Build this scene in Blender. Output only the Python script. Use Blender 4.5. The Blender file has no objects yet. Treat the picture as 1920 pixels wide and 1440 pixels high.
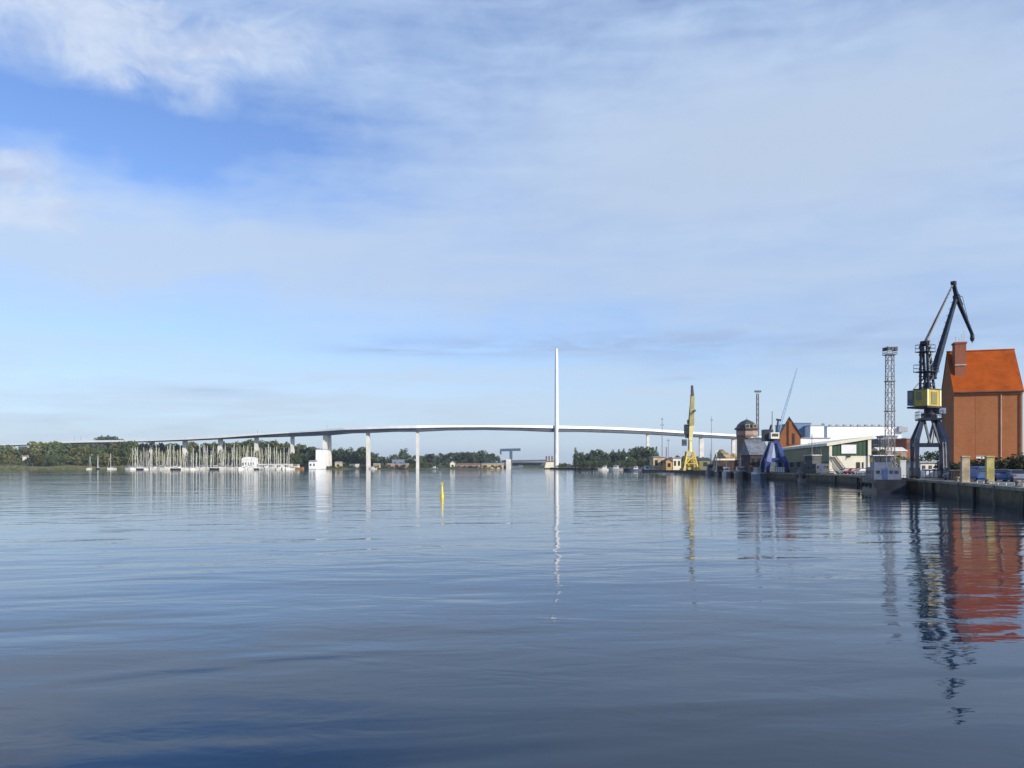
import bpy, math, random
import numpy as np
from mathutils import Vector, Matrix
R = math.radians
sc = bpy.context.scene
COL = sc.collection
rnd = random.Random(7)

# ------------------------------------------------------------------ camera
H = 3.7          # eye height over the water
F = 1500.0       # focal length in photo pixels (photo 1920 x 1440)
HZ = 873.0       # row of the horizon
cam_d = bpy.data.cameras.new("camera"); cam = bpy.data.objects.new("camera", cam_d); COL.objects.link(cam)
cam.location = (0, 0, H); cam.rotation_euler = (R(90), 0, 0)
cam_d.sensor_width = 36; cam_d.lens = 36 * F / 1920; cam_d.shift_y = (HZ - 720) / 1920
cam_d.clip_start = 0.1; cam_d.clip_end = 20000
sc.camera = cam
sc.view_settings.view_transform = 'Standard'; sc.view_settings.look = 'None'
sc.view_settings.exposure = 0.15; sc.view_settings.gamma = 1.0

# ------------------------------------------------------------------ sun and sky
SUN_AZ, SUN_EL = 132.0, 26.0     # azimuth clockwise from +Y
sun_d = bpy.data.lights.new("sun", 'SUN'); sun_d.energy = 5.0; sun_d.angle = R(0.53); sun_d.color = (1.0, 0.91, 0.78)
sun = bpy.data.objects.new("sun", sun_d); COL.objects.link(sun)
sdir = Vector((math.sin(R(SUN_AZ)) * math.cos(R(SUN_EL)), math.cos(R(SUN_AZ)) * math.cos(R(SUN_EL)), math.sin(R(SUN_EL))))
sun.rotation_euler = sdir.to_track_quat('Z', 'Y').to_euler(); sun.location = (60, -80, 90)

world = bpy.data.worlds.new("World"); sc.world = world; world.use_nodes = True
wt = world.node_tree; wt.nodes.clear()

class G:
    """tiny helper to write node maths"""
    def __init__(s, nt): s.nt = nt
    def node(s, t, **kw):
        n = s.nt.nodes.new(t)
        for k, v in kw.items(): setattr(n, k, v)
        return n
    def put(s, sock, v):
        if hasattr(v, 'is_output'): s.nt.links.new(v, sock)
        else: sock.default_value = v
    def m(s, op, a, b=0.0, c=None, clamp=False):
        n = s.node('ShaderNodeMath', operation=op, use_clamp=clamp)
        s.put(n.inputs[0], a); s.put(n.inputs[1], b)
        if c is not None: s.put(n.inputs[2], c)
        return n.outputs[0]
    def add(s, a, b): return s.m('ADD', a, b)
    def sub(s, a, b): return s.m('SUBTRACT', a, b)
    def mul(s, a, b): return s.m('MULTIPLY', a, b)
    def clamp01(s, a): return s.m('ADD', a, 0.0, clamp=True)
    def smooth(s, v, lo, hi):
        n = s.node('ShaderNodeMapRange', interpolation_type='SMOOTHSTEP')
        s.put(n.inputs[0], v); n.inputs[1].default_value = lo; n.inputs[2].default_value = hi
        return n.outputs[0]
    def vec(s, x, y, z):
        n = s.node('ShaderNodeCombineXYZ'); s.put(n.inputs[0], x); s.put(n.inputs[1], y); s.put(n.inputs[2], z); return n.outputs[0]
    def noise(s, v, scale, detail=4, rough=0.55, dist=0.0):
        n = s.node('ShaderNodeTexNoise'); s.put(n.inputs['Vector'], v)
        n.inputs['Scale'].default_value = scale; n.inputs['Detail'].default_value = detail
        n.inputs['Roughness'].default_value = rough; n.inputs['Distortion'].default_value = dist
        return n.outputs['Fac']
    def mix(s, f, a, b):
        n = s.node('ShaderNodeMix', data_type='RGBA')
        s.put(n.inputs[0], f)
        for k, v in ((6, a), (7, b)):
            s.put(n.inputs[k], v if hasattr(v, 'is_output') else (*v, 1.0))
        return n.outputs[2]

def build_world():
    g = G(wt)
    tc = g.node('ShaderNodeTexCoord'); sep = g.node('ShaderNodeSeparateXYZ'); wt.links.new(tc.outputs['Generated'], sep.inputs[0])
    x, y, z = sep.outputs
    sky = g.node('ShaderNodeTexSky', sky_type='NISHITA', sun_disc=False, sun_elevation=R(SUN_EL), sun_rotation=R(SUN_AZ))
    sky.air_density = 1.0; sky.dust_density = 0.6; sky.ozone_density = 1.6
    az = g.m('ARCTAN2', x, y); el = g.m('ARCSINE', z)
    def A(px): return math.atan((px - 960) / F)
    def E(px, py): return math.atan((HZ - py) / math.hypot(F, px - 960))
    wn = g.noise(tc.outputs['Generated'], 5.0, 4, 0.55)
    wn2 = g.noise(g.vec(g.add(x, 3.1), y, z), 6.0, 4, 0.55)
    azw = g.add(az, g.mul(g.sub(wn, 0.5), 0.22)); elw = g.add(el, g.mul(g.sub(wn2, 0.5), 0.10))
    def blob(px, py, sx, sy, warp=True):
        a = g.m('DIVIDE', g.sub(azw if warp else az, A(px)), sx / F)
        b = g.m('DIVIDE', g.sub(elw if warp else el, E(px, py)), sy / F)
        r2 = g.add(g.mul(a, a), g.mul(b, b))
        return g.m('EXPONENT', g.mul(r2, -1.0))
    # clouds lie on a flat layer: project the direction onto it
    zz = g.add(g.m('MAXIMUM', z, 0.0), 0.10)
    fx = g.m('DIVIDE', x, zz); fy = g.m('DIVIDE', y, zz)
    flat = g.vec(fx, g.mul(fy, 1.0), 0.0)
    n_big = g.noise(flat, 0.55, 5, 0.55, 0.4)
    n_mid = g.noise(g.vec(g.mul(fx, 0.8), g.mul(fy, 1.3), 3.0), 1.7, 7, 0.6, 0.6)
    n_fine = g.noise(g.vec(g.mul(az, 1.0), g.mul(el, 1.4), 2.0), 13.0, 8, 0.62, 0.7)
    n_str = g.noise(g.vec(g.mul(az, 1.0), g.mul(el, 9.0), 7.0), 4.2, 6, 0.55, 0.3)
    # thin veil
    v = g.add(0.52, g.mul(g.sub(n_big, 0.5), 0.7))
    out_ = g.clamp01(g.add(g.smooth(el, 0.62, 0.9), g.smooth(y, 0.45, -0.1)))       # clearer overhead and behind the viewer
    v = g.sub(v, g.mul(out_, 0.35))
    v = g.add(v, g.mul(g.sub(n_mid, 0.5), 0.8)); v = g.add(v, g.mul(g.sub(n_fine, 0.5), g.mul(g.smooth(el, 0.1, 0.4), 0.5)))
    v = g.add(v, g.mul(g.sub(n_str, 0.5), 0.75))
    wisp = g.noise(g.vec(g.add(g.mul(az, 1.0), g.mul(el, 1.6)), g.sub(g.mul(el, 4.2), g.mul(az, 0.9)), 5.0), 5.5, 8, 0.62, 0.9)
    v = g.add(v, g.mul(g.sub(wisp, 0.5), g.mul(g.smooth(el, 0.06, 0.3), 0.65)))
    for (px, py, sx, sy, amp) in VEIL:
        v = g.add(v, g.mul(blob(px, py, sx, sy), amp))
    v = g.clamp01(v)
    base = g.mix(1.0, sky.outputs[0], sky.outputs[0])
    tint = g.node('ShaderNodeMix', data_type='RGBA', blend_type='MULTIPLY'); tint.inputs[0].default_value = 1.0
    wt.links.new(sky.outputs[0], tint.inputs[6]); tint.inputs[7].default_value = (*SKY_TINT, 1)
    hz = g.smooth(el, 0.0, 0.30)
    veil_col = g.mix(hz, VEIL_LOW, VEIL_HIGH)
    c = g.mix(g.mul(v, 0.92), tint.outputs[2], veil_col)
    # grey lavender bodies
    gm = 0.0
    for (px, py, sx, sy, amp) in GREY:
        b = g.mul(blob(px, py, sx, sy), amp); gm = b if isinstance(gm, float) else g.add(gm, b)
    gm = g.clamp01(g.mul(gm, g.add(0.35, g.mul(n_mid, 1.3))))
    c = g.mix(gm, c, GREY_COL)
    # bright puffs
    wm = 0.0
    for (px, py, sx, sy, amp) in PUFF:
        b = g.mul(blob(px, py, sx, sy), amp); wm = b if isinstance(wm, float) else g.add(wm, b)
    wm = g.m('MINIMUM', wm, 1.0)
    pm = g.mul(g.smooth(g.add(n_fine, g.mul(wm, 0.40)), 0.56, 1.0), g.smooth(wm, 0.03, 0.6))
    n_und = g.noise(g.vec(g.mul(az, 1.0), g.mul(g.add(el, 0.012), 1.5), 2.4), 11.0, 6, 0.6, 0.6)
    c = g.mix(g.mul(g.clamp01(pm), 0.85), c, g.mix(g.smooth(n_und, 0.42, 0.66), PUFF_COL, UNDER_COL))
    # thin dark streaks near the horizon
    dm = 0.0
    for (px, py, sx, sy, amp) in STREAK:
        b = g.mul(blob(px, py, sx, sy, False), amp); dm = b if isinstance(dm, float) else g.add(dm, b)
    n_lens = g.noise(g.vec(g.mul(az, 1.0), g.mul(el, 6.0), 1.0), 9.0, 6, 0.6, 0.4)
    dm = g.clamp01(g.mul(dm, g.smooth(n_lens, 0.32, 0.68)))
    c = g.mix(dm, c, STREAK_COL)
    bg = g.node('ShaderNodeBackground'); wt.links.new(c, bg.inputs[0]); bg.inputs[1].default_value = 0.13
    out = g.node('ShaderNodeOutputWorld'); wt.links.new(bg.outputs[0], out.inputs[0])

SKY_TINT = (0.81, 0.95, 1.28)
VEIL_LOW = (4.15, 5.10, 6.05); VEIL_HIGH = (3.75, 4.85, 6.55)
GREY_COL = (3.5, 4.3, 5.6); PUFF_COL = (4.7, 5.35, 6.5); STREAK_COL = (2.5, 3.3, 5.0); UNDER_COL = (3.6, 4.2, 5.7)
#        px    py   sx   sy   amp
VEIL = [(150, 222, 360, 66, -0.80), (560, 190, 200, 90, -0.12), (170, 575, 420, 45, 0.05), (1450, 300, 600, 230, 0.40),
        (380, 490, 430, 50, 0.55), (60, 440, 200, 50, 0.3), (900, 640, 500, 40, -0.22), (1000, 790, 1400, 90, 0.35), (1280, 40, 420, 60, -0.12),
        (100, 400, 380, 70, 0.25), (1650, 640, 500, 60, -0.12), (500, 60, 500, 100, 0.10), (1020, 320, 130, 110, -0.2), (760, 420, 260, 40, -0.12)]
GREY = [(1480, 270, 480, 140, 0.80), (1750, 180, 300, 120, 0.35), (1800, 520, 500, 130, 0.25), (1100, 420, 420, 90, 0.30), (560, 470, 420, 45, 0.35), (1100, 545, 700, 40, 0.35)]
PUFF = [(110, 75, 170, 60, 0.85), (300, 35, 150, 50, 0.75), (450, 110, 210, 70, 0.42), (0, 315, 60, 36, 0.9), (0, 395, 90, 28, 0.95), (700, 80, 300, 60, 0.12)]
STREAK = [(1620, 640, 480, 45, 0.55), (1000, 648, 330, 15, 0.75), (760, 660, 120, 9, 0.6), (1280, 708, 70, 5, 0.6), (420, 735, 90, 9, 0.45), (1200, 632, 160, 10, 0.4)]
build_world()

# ------------------------------------------------------------------ helpers
def P(px, py, D): return Vector(((px - 960) / F * D, D, H + (HZ - py) / F * D))
def X(px, D): return (px - 960) / F * D
def Z(py, D): return H + (HZ - py) / F * D
DV = Vector((0.297, 0.955, 0)); EV = Vector((0.955, -0.297, 0)); UP = Vector((0, 0, 1))   # along / across the near quay
ROOTM = {}

class MB:
    def __init__(s): s.v = []; s.f = []; s.mi = []; s.sm = []
    def face(s, pts, mi=0, smooth=False):
        b = len(s.v); s.v += [Vector(p) for p in pts]; s.f.append(list(range(b, b + len(pts)))); s.mi.append(mi); s.sm.append(smooth)
    def mesh(s, vs, fs, mi=0, smooth=False):
        b = len(s.v); s.v += [Vector(p) for p in vs]
        for f in fs: s.f.append([i + b for i in f]); s.mi.append(mi); s.sm.append(smooth)
        return s
    def hexa(s, lo, hi, mi=0):        # lo, hi: 4 corners each, same winding (counter-clockwise from above)
        return s.mesh(list(lo) + list(hi), [(3, 2, 1, 0), (4, 5, 6, 7), (0, 1, 5, 4), (1, 2, 6, 5), (2, 3, 7, 6), (3, 0, 4, 7)], mi)
    def box(s, c, size, ax=None, ay=None, az=None, mi=0):   # c = centre
        c = Vector(c); ax = (ax or Vector((1, 0, 0))).normalized(); ay = (ay or Vector((0, 1, 0))).normalized(); az = (az or UP).normalized()
        a, b, d = ax * size[0] / 2, ay * size[1] / 2, az * size[2] / 2
        return s.hexa([c - a - b - d, c + a - b - d, c + a + b - d, c - a + b - d], [c - a - b + d, c + a - b + d, c + a + b + d, c - a + b + d], mi)
    def beam(s, p, q, w, h, mi=0, side=None, w2=None, h2=None):
        p = Vector(p); q = Vector(q); d = (q - p).normalized()
        sd = side or (Vector((0, 1, 0)) if abs(d.y) < 0.9 else Vector((1, 0, 0)))
        n = d.cross(sd).normalized(); sd = n.cross(d).normalized(); w2 = w if w2 is None else w2; h2 = h if h2 is None else h2
        lo = [p + n * a * w / 2 + sd * b * h / 2 for a, b in ((-1, -1), (1, -1), (1, 1), (-1, 1))]
        hi = [q + n * a * w2 / 2 + sd * b * h2 / 2 for a, b in ((-1, -1), (1, -1), (1, 1), (-1, 1))]
        return s.hexa(lo, hi, mi)
    def tube(s, p, q, r, r2=None, n=8, mi=0, cap=True):
        p = Vector(p); q = Vector(q); d = (q - p).normalized(); r2 = r if r2 is None else r2
        a = d.orthogonal().normalized(); b = d.cross(a)
        vs = [c + a * math.cos(t) * rr + b * math.sin(t) * rr for c, rr in ((p, r), (q, r2)) for t in [2 * math.pi * k / n for k in range(n)]]
        fs = [(k, (k + 1) % n, n + (k + 1) % n, n + k) for k in range(n)]
        s.mesh(vs, fs, mi, True)
        if cap:
            s.mesh(vs[:n], [tuple(range(n - 1, -1, -1))], mi); s.mesh(vs[n:], [tuple(range(n))], mi)
        return s
    def prism(s, pts, ext, mi=0):      # planar polygon extruded along ext
        n = len(pts); pts = [Vector(p) for p in pts]; ext = Vector(ext)
        nrm = Vector((0, 0, 0))
        for i in range(n): nrm += pts[i].cross(pts[(i + 1) % n])
        if nrm.dot(ext) < 0: pts = pts[::-1]
        return s.mesh(pts + [p + ext for p in pts], [tuple(range(n - 1, -1, -1)), tuple(range(n, 2 * n))] + [(i, (i + 1) % n, n + (i + 1) % n, n + i) for i in range(n)], mi)
    def loft(s, rings, mi=0, smooth=True, cap=True, closed=True):
        n = len(rings[0]); vs = [p for r in rings for p in r]; fs = []
        for j in range(len(rings) - 1):
            for k in range(n if closed else n - 1):
                fs.append((j * n + k, j * n + (k + 1) % n, (j + 1) * n + (k + 1) % n, (j + 1) * n + k))
        s.mesh(vs, fs, mi, smooth)
        if cap: s.mesh(rings[0], [tuple(range(n - 1, -1, -1))], mi); s.mesh(rings[-1], [tuple(range(n))], mi)
        return s
    def data(s, name, mats, M):
        me = bpy.data.meshes.new(name)
        me.from_pydata([tuple(M @ v) for v in s.v], [], s.f)
        for m in (mats if isinstance(mats, (list, tuple)) else [mats]): me.materials.append(m)
        me.polygons.foreach_set('material_index', s.mi); me.polygons.foreach_set('use_smooth', s.sm)
        me.update(); return me
    def build(s, name, mats, parent=None, origin=None):
        """parent: the thing (or part) it belongs to; otherwise a top-level mesh whose origin is 'origin'"""
        if parent is not None: M = ROOTM[parent.name].inverted()
        else: M = Matrix.Translation(-Vector(origin or (0, 0, 0)))
        o = bpy.data.objects.new(name, s.data(name, mats, M)); COL.objects.link(o)
        if parent is not None: o.parent = parent; ROOTM[o.name] = ROOTM[parent.name]
        else: o.location = Vector(origin or (0, 0, 0)); ROOTM[o.name] = Matrix.Translation(o.location)
        return o

def tag(o, label, cat, group=None, kind=None):
    o['label'] = label; o['category'] = cat
    if group: o['group'] = group
    if kind: o['kind'] = kind
    return o
def thing(name, label, cat, loc=(0, 0, 0), group=None, rz=0.0):
    o = bpy.data.objects.new(name, None); o.empty_display_size = 0.5; COL.objects.link(o)
    o.location = loc; o.rotation_euler = (0, 0, rz); ROOTM[o.name] = Matrix.Translation(Vector(loc)) @ Matrix.Rotation(rz, 4, 'Z')
    return tag(o, label, cat, group)
def struct(o, label=None):
    o['kind'] = 'structure'
    if label: o['label'] = label
    return o
def copy_tree(o, parent=None):
    c = o.copy(); COL.objects.link(c)
    if parent is not None: c.parent = parent
    for ch in list(o.children): copy_tree(ch, c)
    return c

# ------------------------------------------------------------------ materials
def mat(name, col, rough=0.7, metal=0.0, var=0.18, scale=0.6, bump=0.0, bscale=8.0, streak=0.0, dark=None, spec=0.4, stretch=(1, 1, 1), rand=0.0):
    m = bpy.data.materials.new(name); m.use_nodes = True; nt = m.node_tree; g = G(nt)
    bs = nt.nodes['Principled BSDF']; tc = g.node('ShaderNodeTexCoord')
    mp = g.node('ShaderNodeMapping'); nt.links.new(tc.outputs['Object'], mp.inputs[0]); mp.inputs['Scale'].default_value = stretch
    n = g.noise(mp.outputs[0], scale, 6, 0.6, 0.2)
    lo = tuple(c * (1 - var * 1.6) for c in col) if dark is None else dark
    hi = tuple(min(1, c * (1 + var)) for c in col)
    c = g.mix(g.smooth(n, 0.28, 0.72), lo, hi)
    if streak:
        mp2 = g.node('ShaderNodeMapping'); nt.links.new(tc.outputs['Object'], mp2.inputs[0]); mp2.inputs['Scale'].default_value = (1.6, 1.6, 0.08)
        n2 = g.noise(mp2.outputs[0], 1.3, 5, 0.65)
        c = g.mix(g.mul(g.smooth(n2, 0.5, 0.8), streak), c, tuple(k * 0.45 for k in col))
    if rand:
        oi = g.node('ShaderNodeObjectInfo'); hs = g.node('ShaderNodeHueSaturation')
        g.put(hs.inputs['Value'], g.add(1 - rand, g.mul(oi.outputs['Random'], 2 * rand)))
        g.put(hs.inputs['Hue'], g.add(0.5 - rand * 0.06, g.mul(oi.outputs['Random'], rand * 0.10)))
        nt.links.new(c, hs.inputs['Color']); c = hs.outputs[0]
    nt.links.new(c, bs.inputs['Base Color'])
    bs.inputs['Roughness'].default_value = rough; bs.inputs['Metallic'].default_value = metal; bs.inputs['Specular IOR Level'].default_value = spec
    if bump:
        b = g.node('ShaderNodeBump'); b.inputs['Strength'].default_value = bump; b.inputs['Distance'].default_value = 0.05
        nt.links.new(g.noise(tc.outputs['Object'], bscale, 4), b.inputs['Height']); nt.links.new(b.outputs[0], bs.inputs['Normal'])
    return m

def water_mat():
    m = bpy.data.materials.new("harbour_water"); m.use_nodes = True; nt = m.node_tree; g = G(nt); bs = nt.nodes['Principled BSDF']
    bs.inputs['Base Color'].default_value = (0.002, 0.017, 0.042, 1); bs.inputs['Roughness'].default_value = 0.035; bs.inputs['IOR'].default_value = 1.333
    tc = g.node('ShaderNodeTexCoord'); sp = g.node('ShaderNodeSeparateXYZ'); nt.links.new(tc.outputs['Object'], sp.inputs[0]); x, y, z = sp.outputs
    # rotate wave frame a little, crests roughly across the view
    xr = g.add(g.mul(x, 0.97), g.mul(y, 0.20)); yr = g.sub(g.mul(y, 0.97), g.mul(x, 0.20))
    swell = g.noise(g.vec(g.mul(xr, 0.40), yr, 0.0), 0.24, 2, 0.5, 0.6)
    rip = g.noise(g.vec(g.mul(x, 0.42), y, 4.0), 0.85, 3, 0.5, 0.8)
    rip2 = g.noise(g.vec(g.mul(xr, 0.6), yr, 9.0), 2.8, 3, 0.5, 0.6)
    patch = g.smooth(g.noise(g.vec(g.mul(x, 0.35), g.mul(y, 1.0), 2.0), 0.022, 4, 0.6, 0.4), 0.36, 0.66)
    h = g.add(g.mul(swell, 0.10), g.mul(g.mul(rip, g.add(0.25, g.mul(patch, 0.95))), 0.033))
    h = g.add(h, g.mul(g.mul(rip2, g.add(0.25, patch)), 0.0060))
    b = g.node('ShaderNodeBump'); b.inputs['Strength'].default_value = 1.0; b.inputs['Distance'].default_value = 1.0
    nt.links.new(h, b.inputs['Height']); nt.links.new(b.outputs[0], bs.inputs['Normal'])
    return m

def brick_mat(name, c1, c2, mortar, scale=1.0, var=0.5):
    m = bpy.data.materials.new(name); m.use_nodes = True; nt = m.node_tree; g = G(nt); bs = nt.nodes['Principled BSDF']
    tc = g.node('ShaderNodeTexCoord'); sp = g.node('ShaderNodeSeparateXYZ'); nt.links.new(tc.outputs['Object'], sp.inputs[0])
    br = g.node('ShaderNodeTexBrick'); g.put(br.inputs['Vector'], g.vec(g.add(sp.outputs[0], sp.outputs[1]), sp.outputs[2], 0.0))
    br.inputs['Scale'].default_value = scale; br.inputs['Brick Width'].default_value = 0.28; br.inputs['Row Height'].default_value = 0.085; br.inputs['Mortar Size'].default_value = 0.008
    br.inputs['Color1'].default_value = (*c1, 1); br.inputs['Color2'].default_value = (*c2, 1); br.inputs['Mortar'].default_value = (*mortar, 1)
    n = g.noise(g.vec(g.mul(sp.outputs[0], 1.0), g.mul(sp.outputs[1], 1.0), g.mul(sp.outputs[2], 0.45)), 0.55, 7, 0.65, 0.3)
    c = g.mix(g.mul(g.smooth(n, 0.40, 0.75), var), br.outputs[0], tuple(k * 0.55 for k in c1))
    n2 = g.noise(g.vec(sp.outputs[0], sp.outputs[1], g.mul(sp.outputs[2], 6.0)), 0.35, 4, 0.6)
    c = g.mix(g.mul(g.smooth(n2, 0.46, 0.70), 0.50), c, tuple(min(1, k * 1.25) for k in c2))
    nt.links.new(c, bs.inputs['Base Color']); bs.inputs['Roughness'].default_value = 0.95; bs.inputs['Specular IOR Level'].default_value = 0.12
    return m

def tile_mat(name, col):
    m = bpy.data.materials.new(name); m.use_nodes = True; nt = m.node_tree; g = G(nt); bs = nt.nodes['Principled BSDF']
    tc = g.node('ShaderNodeTexCoord'); sp = g.node('ShaderNodeSeparateXYZ'); nt.links.new(tc.outputs['Object'], sp.inputs[0])
    n = g.noise(tc.outputs['Object'], 0.5, 7, 0.65, 0.4); n3 = g.noise(tc.outputs['Object'], 3.0, 3, 0.6)
    c = g.mix(g.smooth(n, 0.3, 0.75), col, tuple(k * 0.48 for k in col)); c = g.mix(g.mul(n3, 0.45), c, tuple(min(1, k * 1.2) for k in col))
    w = g.node('ShaderNodeTexWave', wave_type='BANDS', bands_direction='Z'); g.put(w.inputs['Vector'], tc.outputs['Object']); w.inputs['Scale'].default_value = 1.1
    c = g.mix(g.mul(g.smooth(w.outputs['Fac'], 0.0, 0.35), -0.0), c, c)
    nt.links.new(c, bs.inputs['Base Color']); bs.inputs['Roughness'].default_value = 0.95; bs.inputs['Specular IOR Level'].default_value = 0.10
    b = g.node('ShaderNodeBump'); b.inputs['Strength'].default_value = 0.5; b.inputs['Distance'].default_value = 0.04
    nt.links.new(w.outputs['Fac'], b.inputs['Height']); nt.links.new(b.outputs[0], bs.inputs['Normal'])
    return m

def ribbed_mat(name, col, scale=1.2, rough=0.5, depth=0.3, var=0.1):
    m = mat(name, col, rough, var=var, scale=0.25, streak=0.25); nt = m.node_tree; g = G(nt); bs = nt.nodes['Principled BSDF']
    tc = g.node('ShaderNodeTexCoord'); sp = g.node('ShaderNodeSeparateXYZ'); nt.links.new(tc.outputs['Object'], sp.inputs[0])
    w = g.m('SINE', g.mul(g.add(sp.outputs[0], sp.outputs[1]), scale * 6.28))
    b = g.node('ShaderNodeBump'); b.inputs['Strength'].default_value = depth; b.inputs['Distance'].default_value = 0.05
    nt.links.new(w, b.inputs['Height']); nt.links.new(b.outputs[0], bs.inputs['Normal'])
    return m

def quay_mat():
    m = bpy.data.materials.new("mossy_quay_stone"); m.use_nodes = True; nt = m.node_tree; g = G(nt); bs = nt.nodes['Principled BSDF']
    tc = g.node('ShaderNodeTexCoord'); sp = g.node('ShaderNodeSeparateXYZ'); nt.links.new(tc.outputs['Object'], sp.inputs[0])
    o = tc.outputs['Object']
    n = g.noise(o, 0.9, 7, 0.65, 0.5); n2 = g.noise(g.vec(sp.outputs[0], sp.outputs[1], g.mul(sp.outputs[2], 0.35)), 1.3, 5, 0.6)
    c = g.mix(g.smooth(n, 0.3, 0.72), (0.022, 0.015, 0.008), (0.13, 0.09, 0.045))
    moss = g.mul(g.smooth(n2, 0.42, 0.62), g.smooth(g.add(sp.outputs[2], g.mul(n, 0.8)), 0.7, 1.9))
    c = g.mix(moss, c, (0.125, 0.108, 0.012))
    wet = g.smooth(g.add(sp.outputs[2], g.mul(n2, 0.5)), 0.35, 0.95)
    c = g.mix(wet, (0.006, 0.005, 0.004), c)
    nt.links.new(c, bs.inputs['Base Color']); bs.inputs['Roughness'].default_value = 0.75
    b = g.node('ShaderNodeBump'); b.inputs['Strength'].default_value = 0.8; b.inputs['Distance'].default_value = 0.15
    nt.links.new(n, b.inputs['Height']); nt.links.new(b.outputs[0], bs.inputs['Normal'])
    return m

M = {}
M['water'] = water_mat()
M['quay'] = quay_mat()
M['coping'] = mat("quay_coping", (0.24, 0.22, 0.18), 0.85, var=0.3, scale=0.8, bump=0.3)
M['paving'] = mat("quay_paving", (0.17, 0.155, 0.135), 0.9, var=0.35, scale=0.3, bump=0.3)
M['land'] = mat("grassy_land", (0.07, 0.08, 0.035), 0.95, var=0.4, scale=0.05, dark=(0.04, 0.05, 0.02))
M['reed'] = mat("reed_blades", (0.16, 0.16, 0.075), 0.9, var=0.4, scale=0.3, dark=(0.06, 0.075, 0.03))
M['brick'] = brick_mat("silo_brick", (0.39, 0.142, 0.052), (0.32, 0.105, 0.040), (0.33, 0.20, 0.115))
M['brick_b'] = brick_mat("old_red_brick", (0.33, 0.10, 0.05), (0.28, 0.085, 0.045), (0.25, 0.18, 0.14))
M['brick_tan'] = brick_mat("tower_brick", (0.25, 0.155, 0.105), (0.20, 0.12, 0.085), (0.22, 0.18, 0.15))
M['tile'] = tile_mat("orange_roof_tiles", (0.375, 0.080, 0.012))
M['slate'] = mat("dark_slate", (0.05, 0.055, 0.065), 0.6, var=0.3, scale=1.5, bump=0.3)
M['white'] = mat("white_paint", (0.80, 0.80, 0.78), 0.5, var=0.05, scale=0.3, streak=0.06)
M['gel'] = mat("white_gelcoat", (0.60, 0.59, 0.52), 0.3, var=0.06, scale=0.5, rand=0.25)
M['conc'] = mat("pale_concrete", (0.66, 0.64, 0.58), 0.8, var=0.10, scale=0.15, streak=0.12)
M['steelg'] = mat("grey_girder_steel", (0.10, 0.125, 0.15), 0.6, var=0.15, scale=0.1)
M['barrier'] = mat("white_wind_barrier", (0.84, 0.84, 0.83), 0.5, var=0.04, scale=0.2)
M['navy'] = mat("navy_crane_paint", (0.012, 0.018, 0.036), 0.45, var=0.35, scale=1.2, streak=0.3)
M['navyleg'] = mat("blue_grey_leg_paint", (0.020, 0.030, 0.062), 0.38, var=0.3, scale=1.0, streak=0.3)
M['black'] = mat("black_rubber", (0.012, 0.012, 0.013), 0.8, var=0.3, scale=2)
M['yellow'] = mat("yellow_house_paint", (0.47, 0.33, 0.035), 0.45, var=0.12, scale=0.8, streak=0.3)
M['yellowb'] = mat("yellow_crane_paint", (0.66, 0.48, 0.09), 0.5, var=0.2, scale=0.5, streak=0.25)
M['paleyel'] = mat("pale_yellow_boom_paint", (0.70, 0.62, 0.28), 0.5, var=0.15, scale=0.5, streak=0.2)
M['buoy'] = mat("yellow_buoy_paint", (0.85, 0.60, 0.02), 0.4, var=0.1, scale=2.0)
M['blue'] = mat("blue_portal_paint", (0.015, 0.044, 0.20), 0.42, var=0.3, scale=0.8, streak=0.35)
M['bluecar'] = mat("blue_car_paint", (0.05, 0.13, 0.34), 0.25, var=0.05, scale=0.5, spec=0.6)
M['greycar'] = mat("grey_car_paint", (0.22, 0.24, 0.30), 0.28, var=0.05, scale=0.5, spec=0.6)
M['whitecar'] = mat("white_car_paint", (0.72, 0.73, 0.74), 0.25, var=0.03, scale=0.5, spec=0.6)
M['redcar'] = mat("red_car_paint", (0.30, 0.03, 0.025), 0.25, var=0.05, scale=0.5, spec=0.6)
M['glass'] = mat("dark_window_glass", (0.02, 0.028, 0.035), 0.08, var=0.2, scale=0.5, spec=0.8)
M['chrome'] = mat("grey_metal", (0.30, 0.31, 0.32), 0.45, metal=0.6, var=0.2, scale=1)
M['lattice'] = mat("galvanised_lattice", (0.17, 0.16, 0.17), 0.6, var=0.25, scale=0.6)
M['post'] = mat("weathered_yellow_concrete", (0.50, 0.42, 0.16), 0.85, var=0.25, scale=1.0, streak=0.35, bump=0.3)
M['post2'] = mat("weathered_beige_concrete", (0.52, 0.41, 0.27), 0.85, var=0.25, scale=1.0, streak=0.35, bump=0.3)
M['green'] = ribbed_mat("dark_green_cladding", (0.028, 0.070, 0.033))
M['olive'] = ribbed_mat("olive_cladding", (0.19, 0.185, 0.075))
M['cream'] = mat("cream_render", (0.74, 0.70, 0.55), 0.75, var=0.08, scale=0.4, streak=0.12)
M['beige'] = mat("beige_render", (0.56, 0.42, 0.24), 0.8, var=0.2, scale=0.3, streak=0.25)
M['ochre'] = mat("ochre_render", (0.50, 0.32, 0.12), 0.8, var=0.2, scale=0.3, streak=0.25)
M['sand'] = mat("heaped_sand", (0.40, 0.31, 0.19), 0.95, var=0.35, scale=0.5, bump=0.8, bscale=1.5, dark=(0.16, 0.12, 0.07))
M['greyroof'] = mat("grey_sheet_roof", (0.30, 0.31, 0.34), 0.6, var=0.18, scale=0.4)
M['slateblue'] = mat('blue_grey_sheet_roof', (0.15, 0.165, 0.19), 0.6, var=0.25, scale=0.5, streak=0.2)
M['hall'] = ribbed_mat("white_hall_cladding", (0.82, 0.83, 0.84), 0.3, 0.5, 0.15, 0.03)
M['bluehall'] = ribbed_mat("blue_hall_cladding", (0.10, 0.19, 0.33), 0.3)
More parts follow.
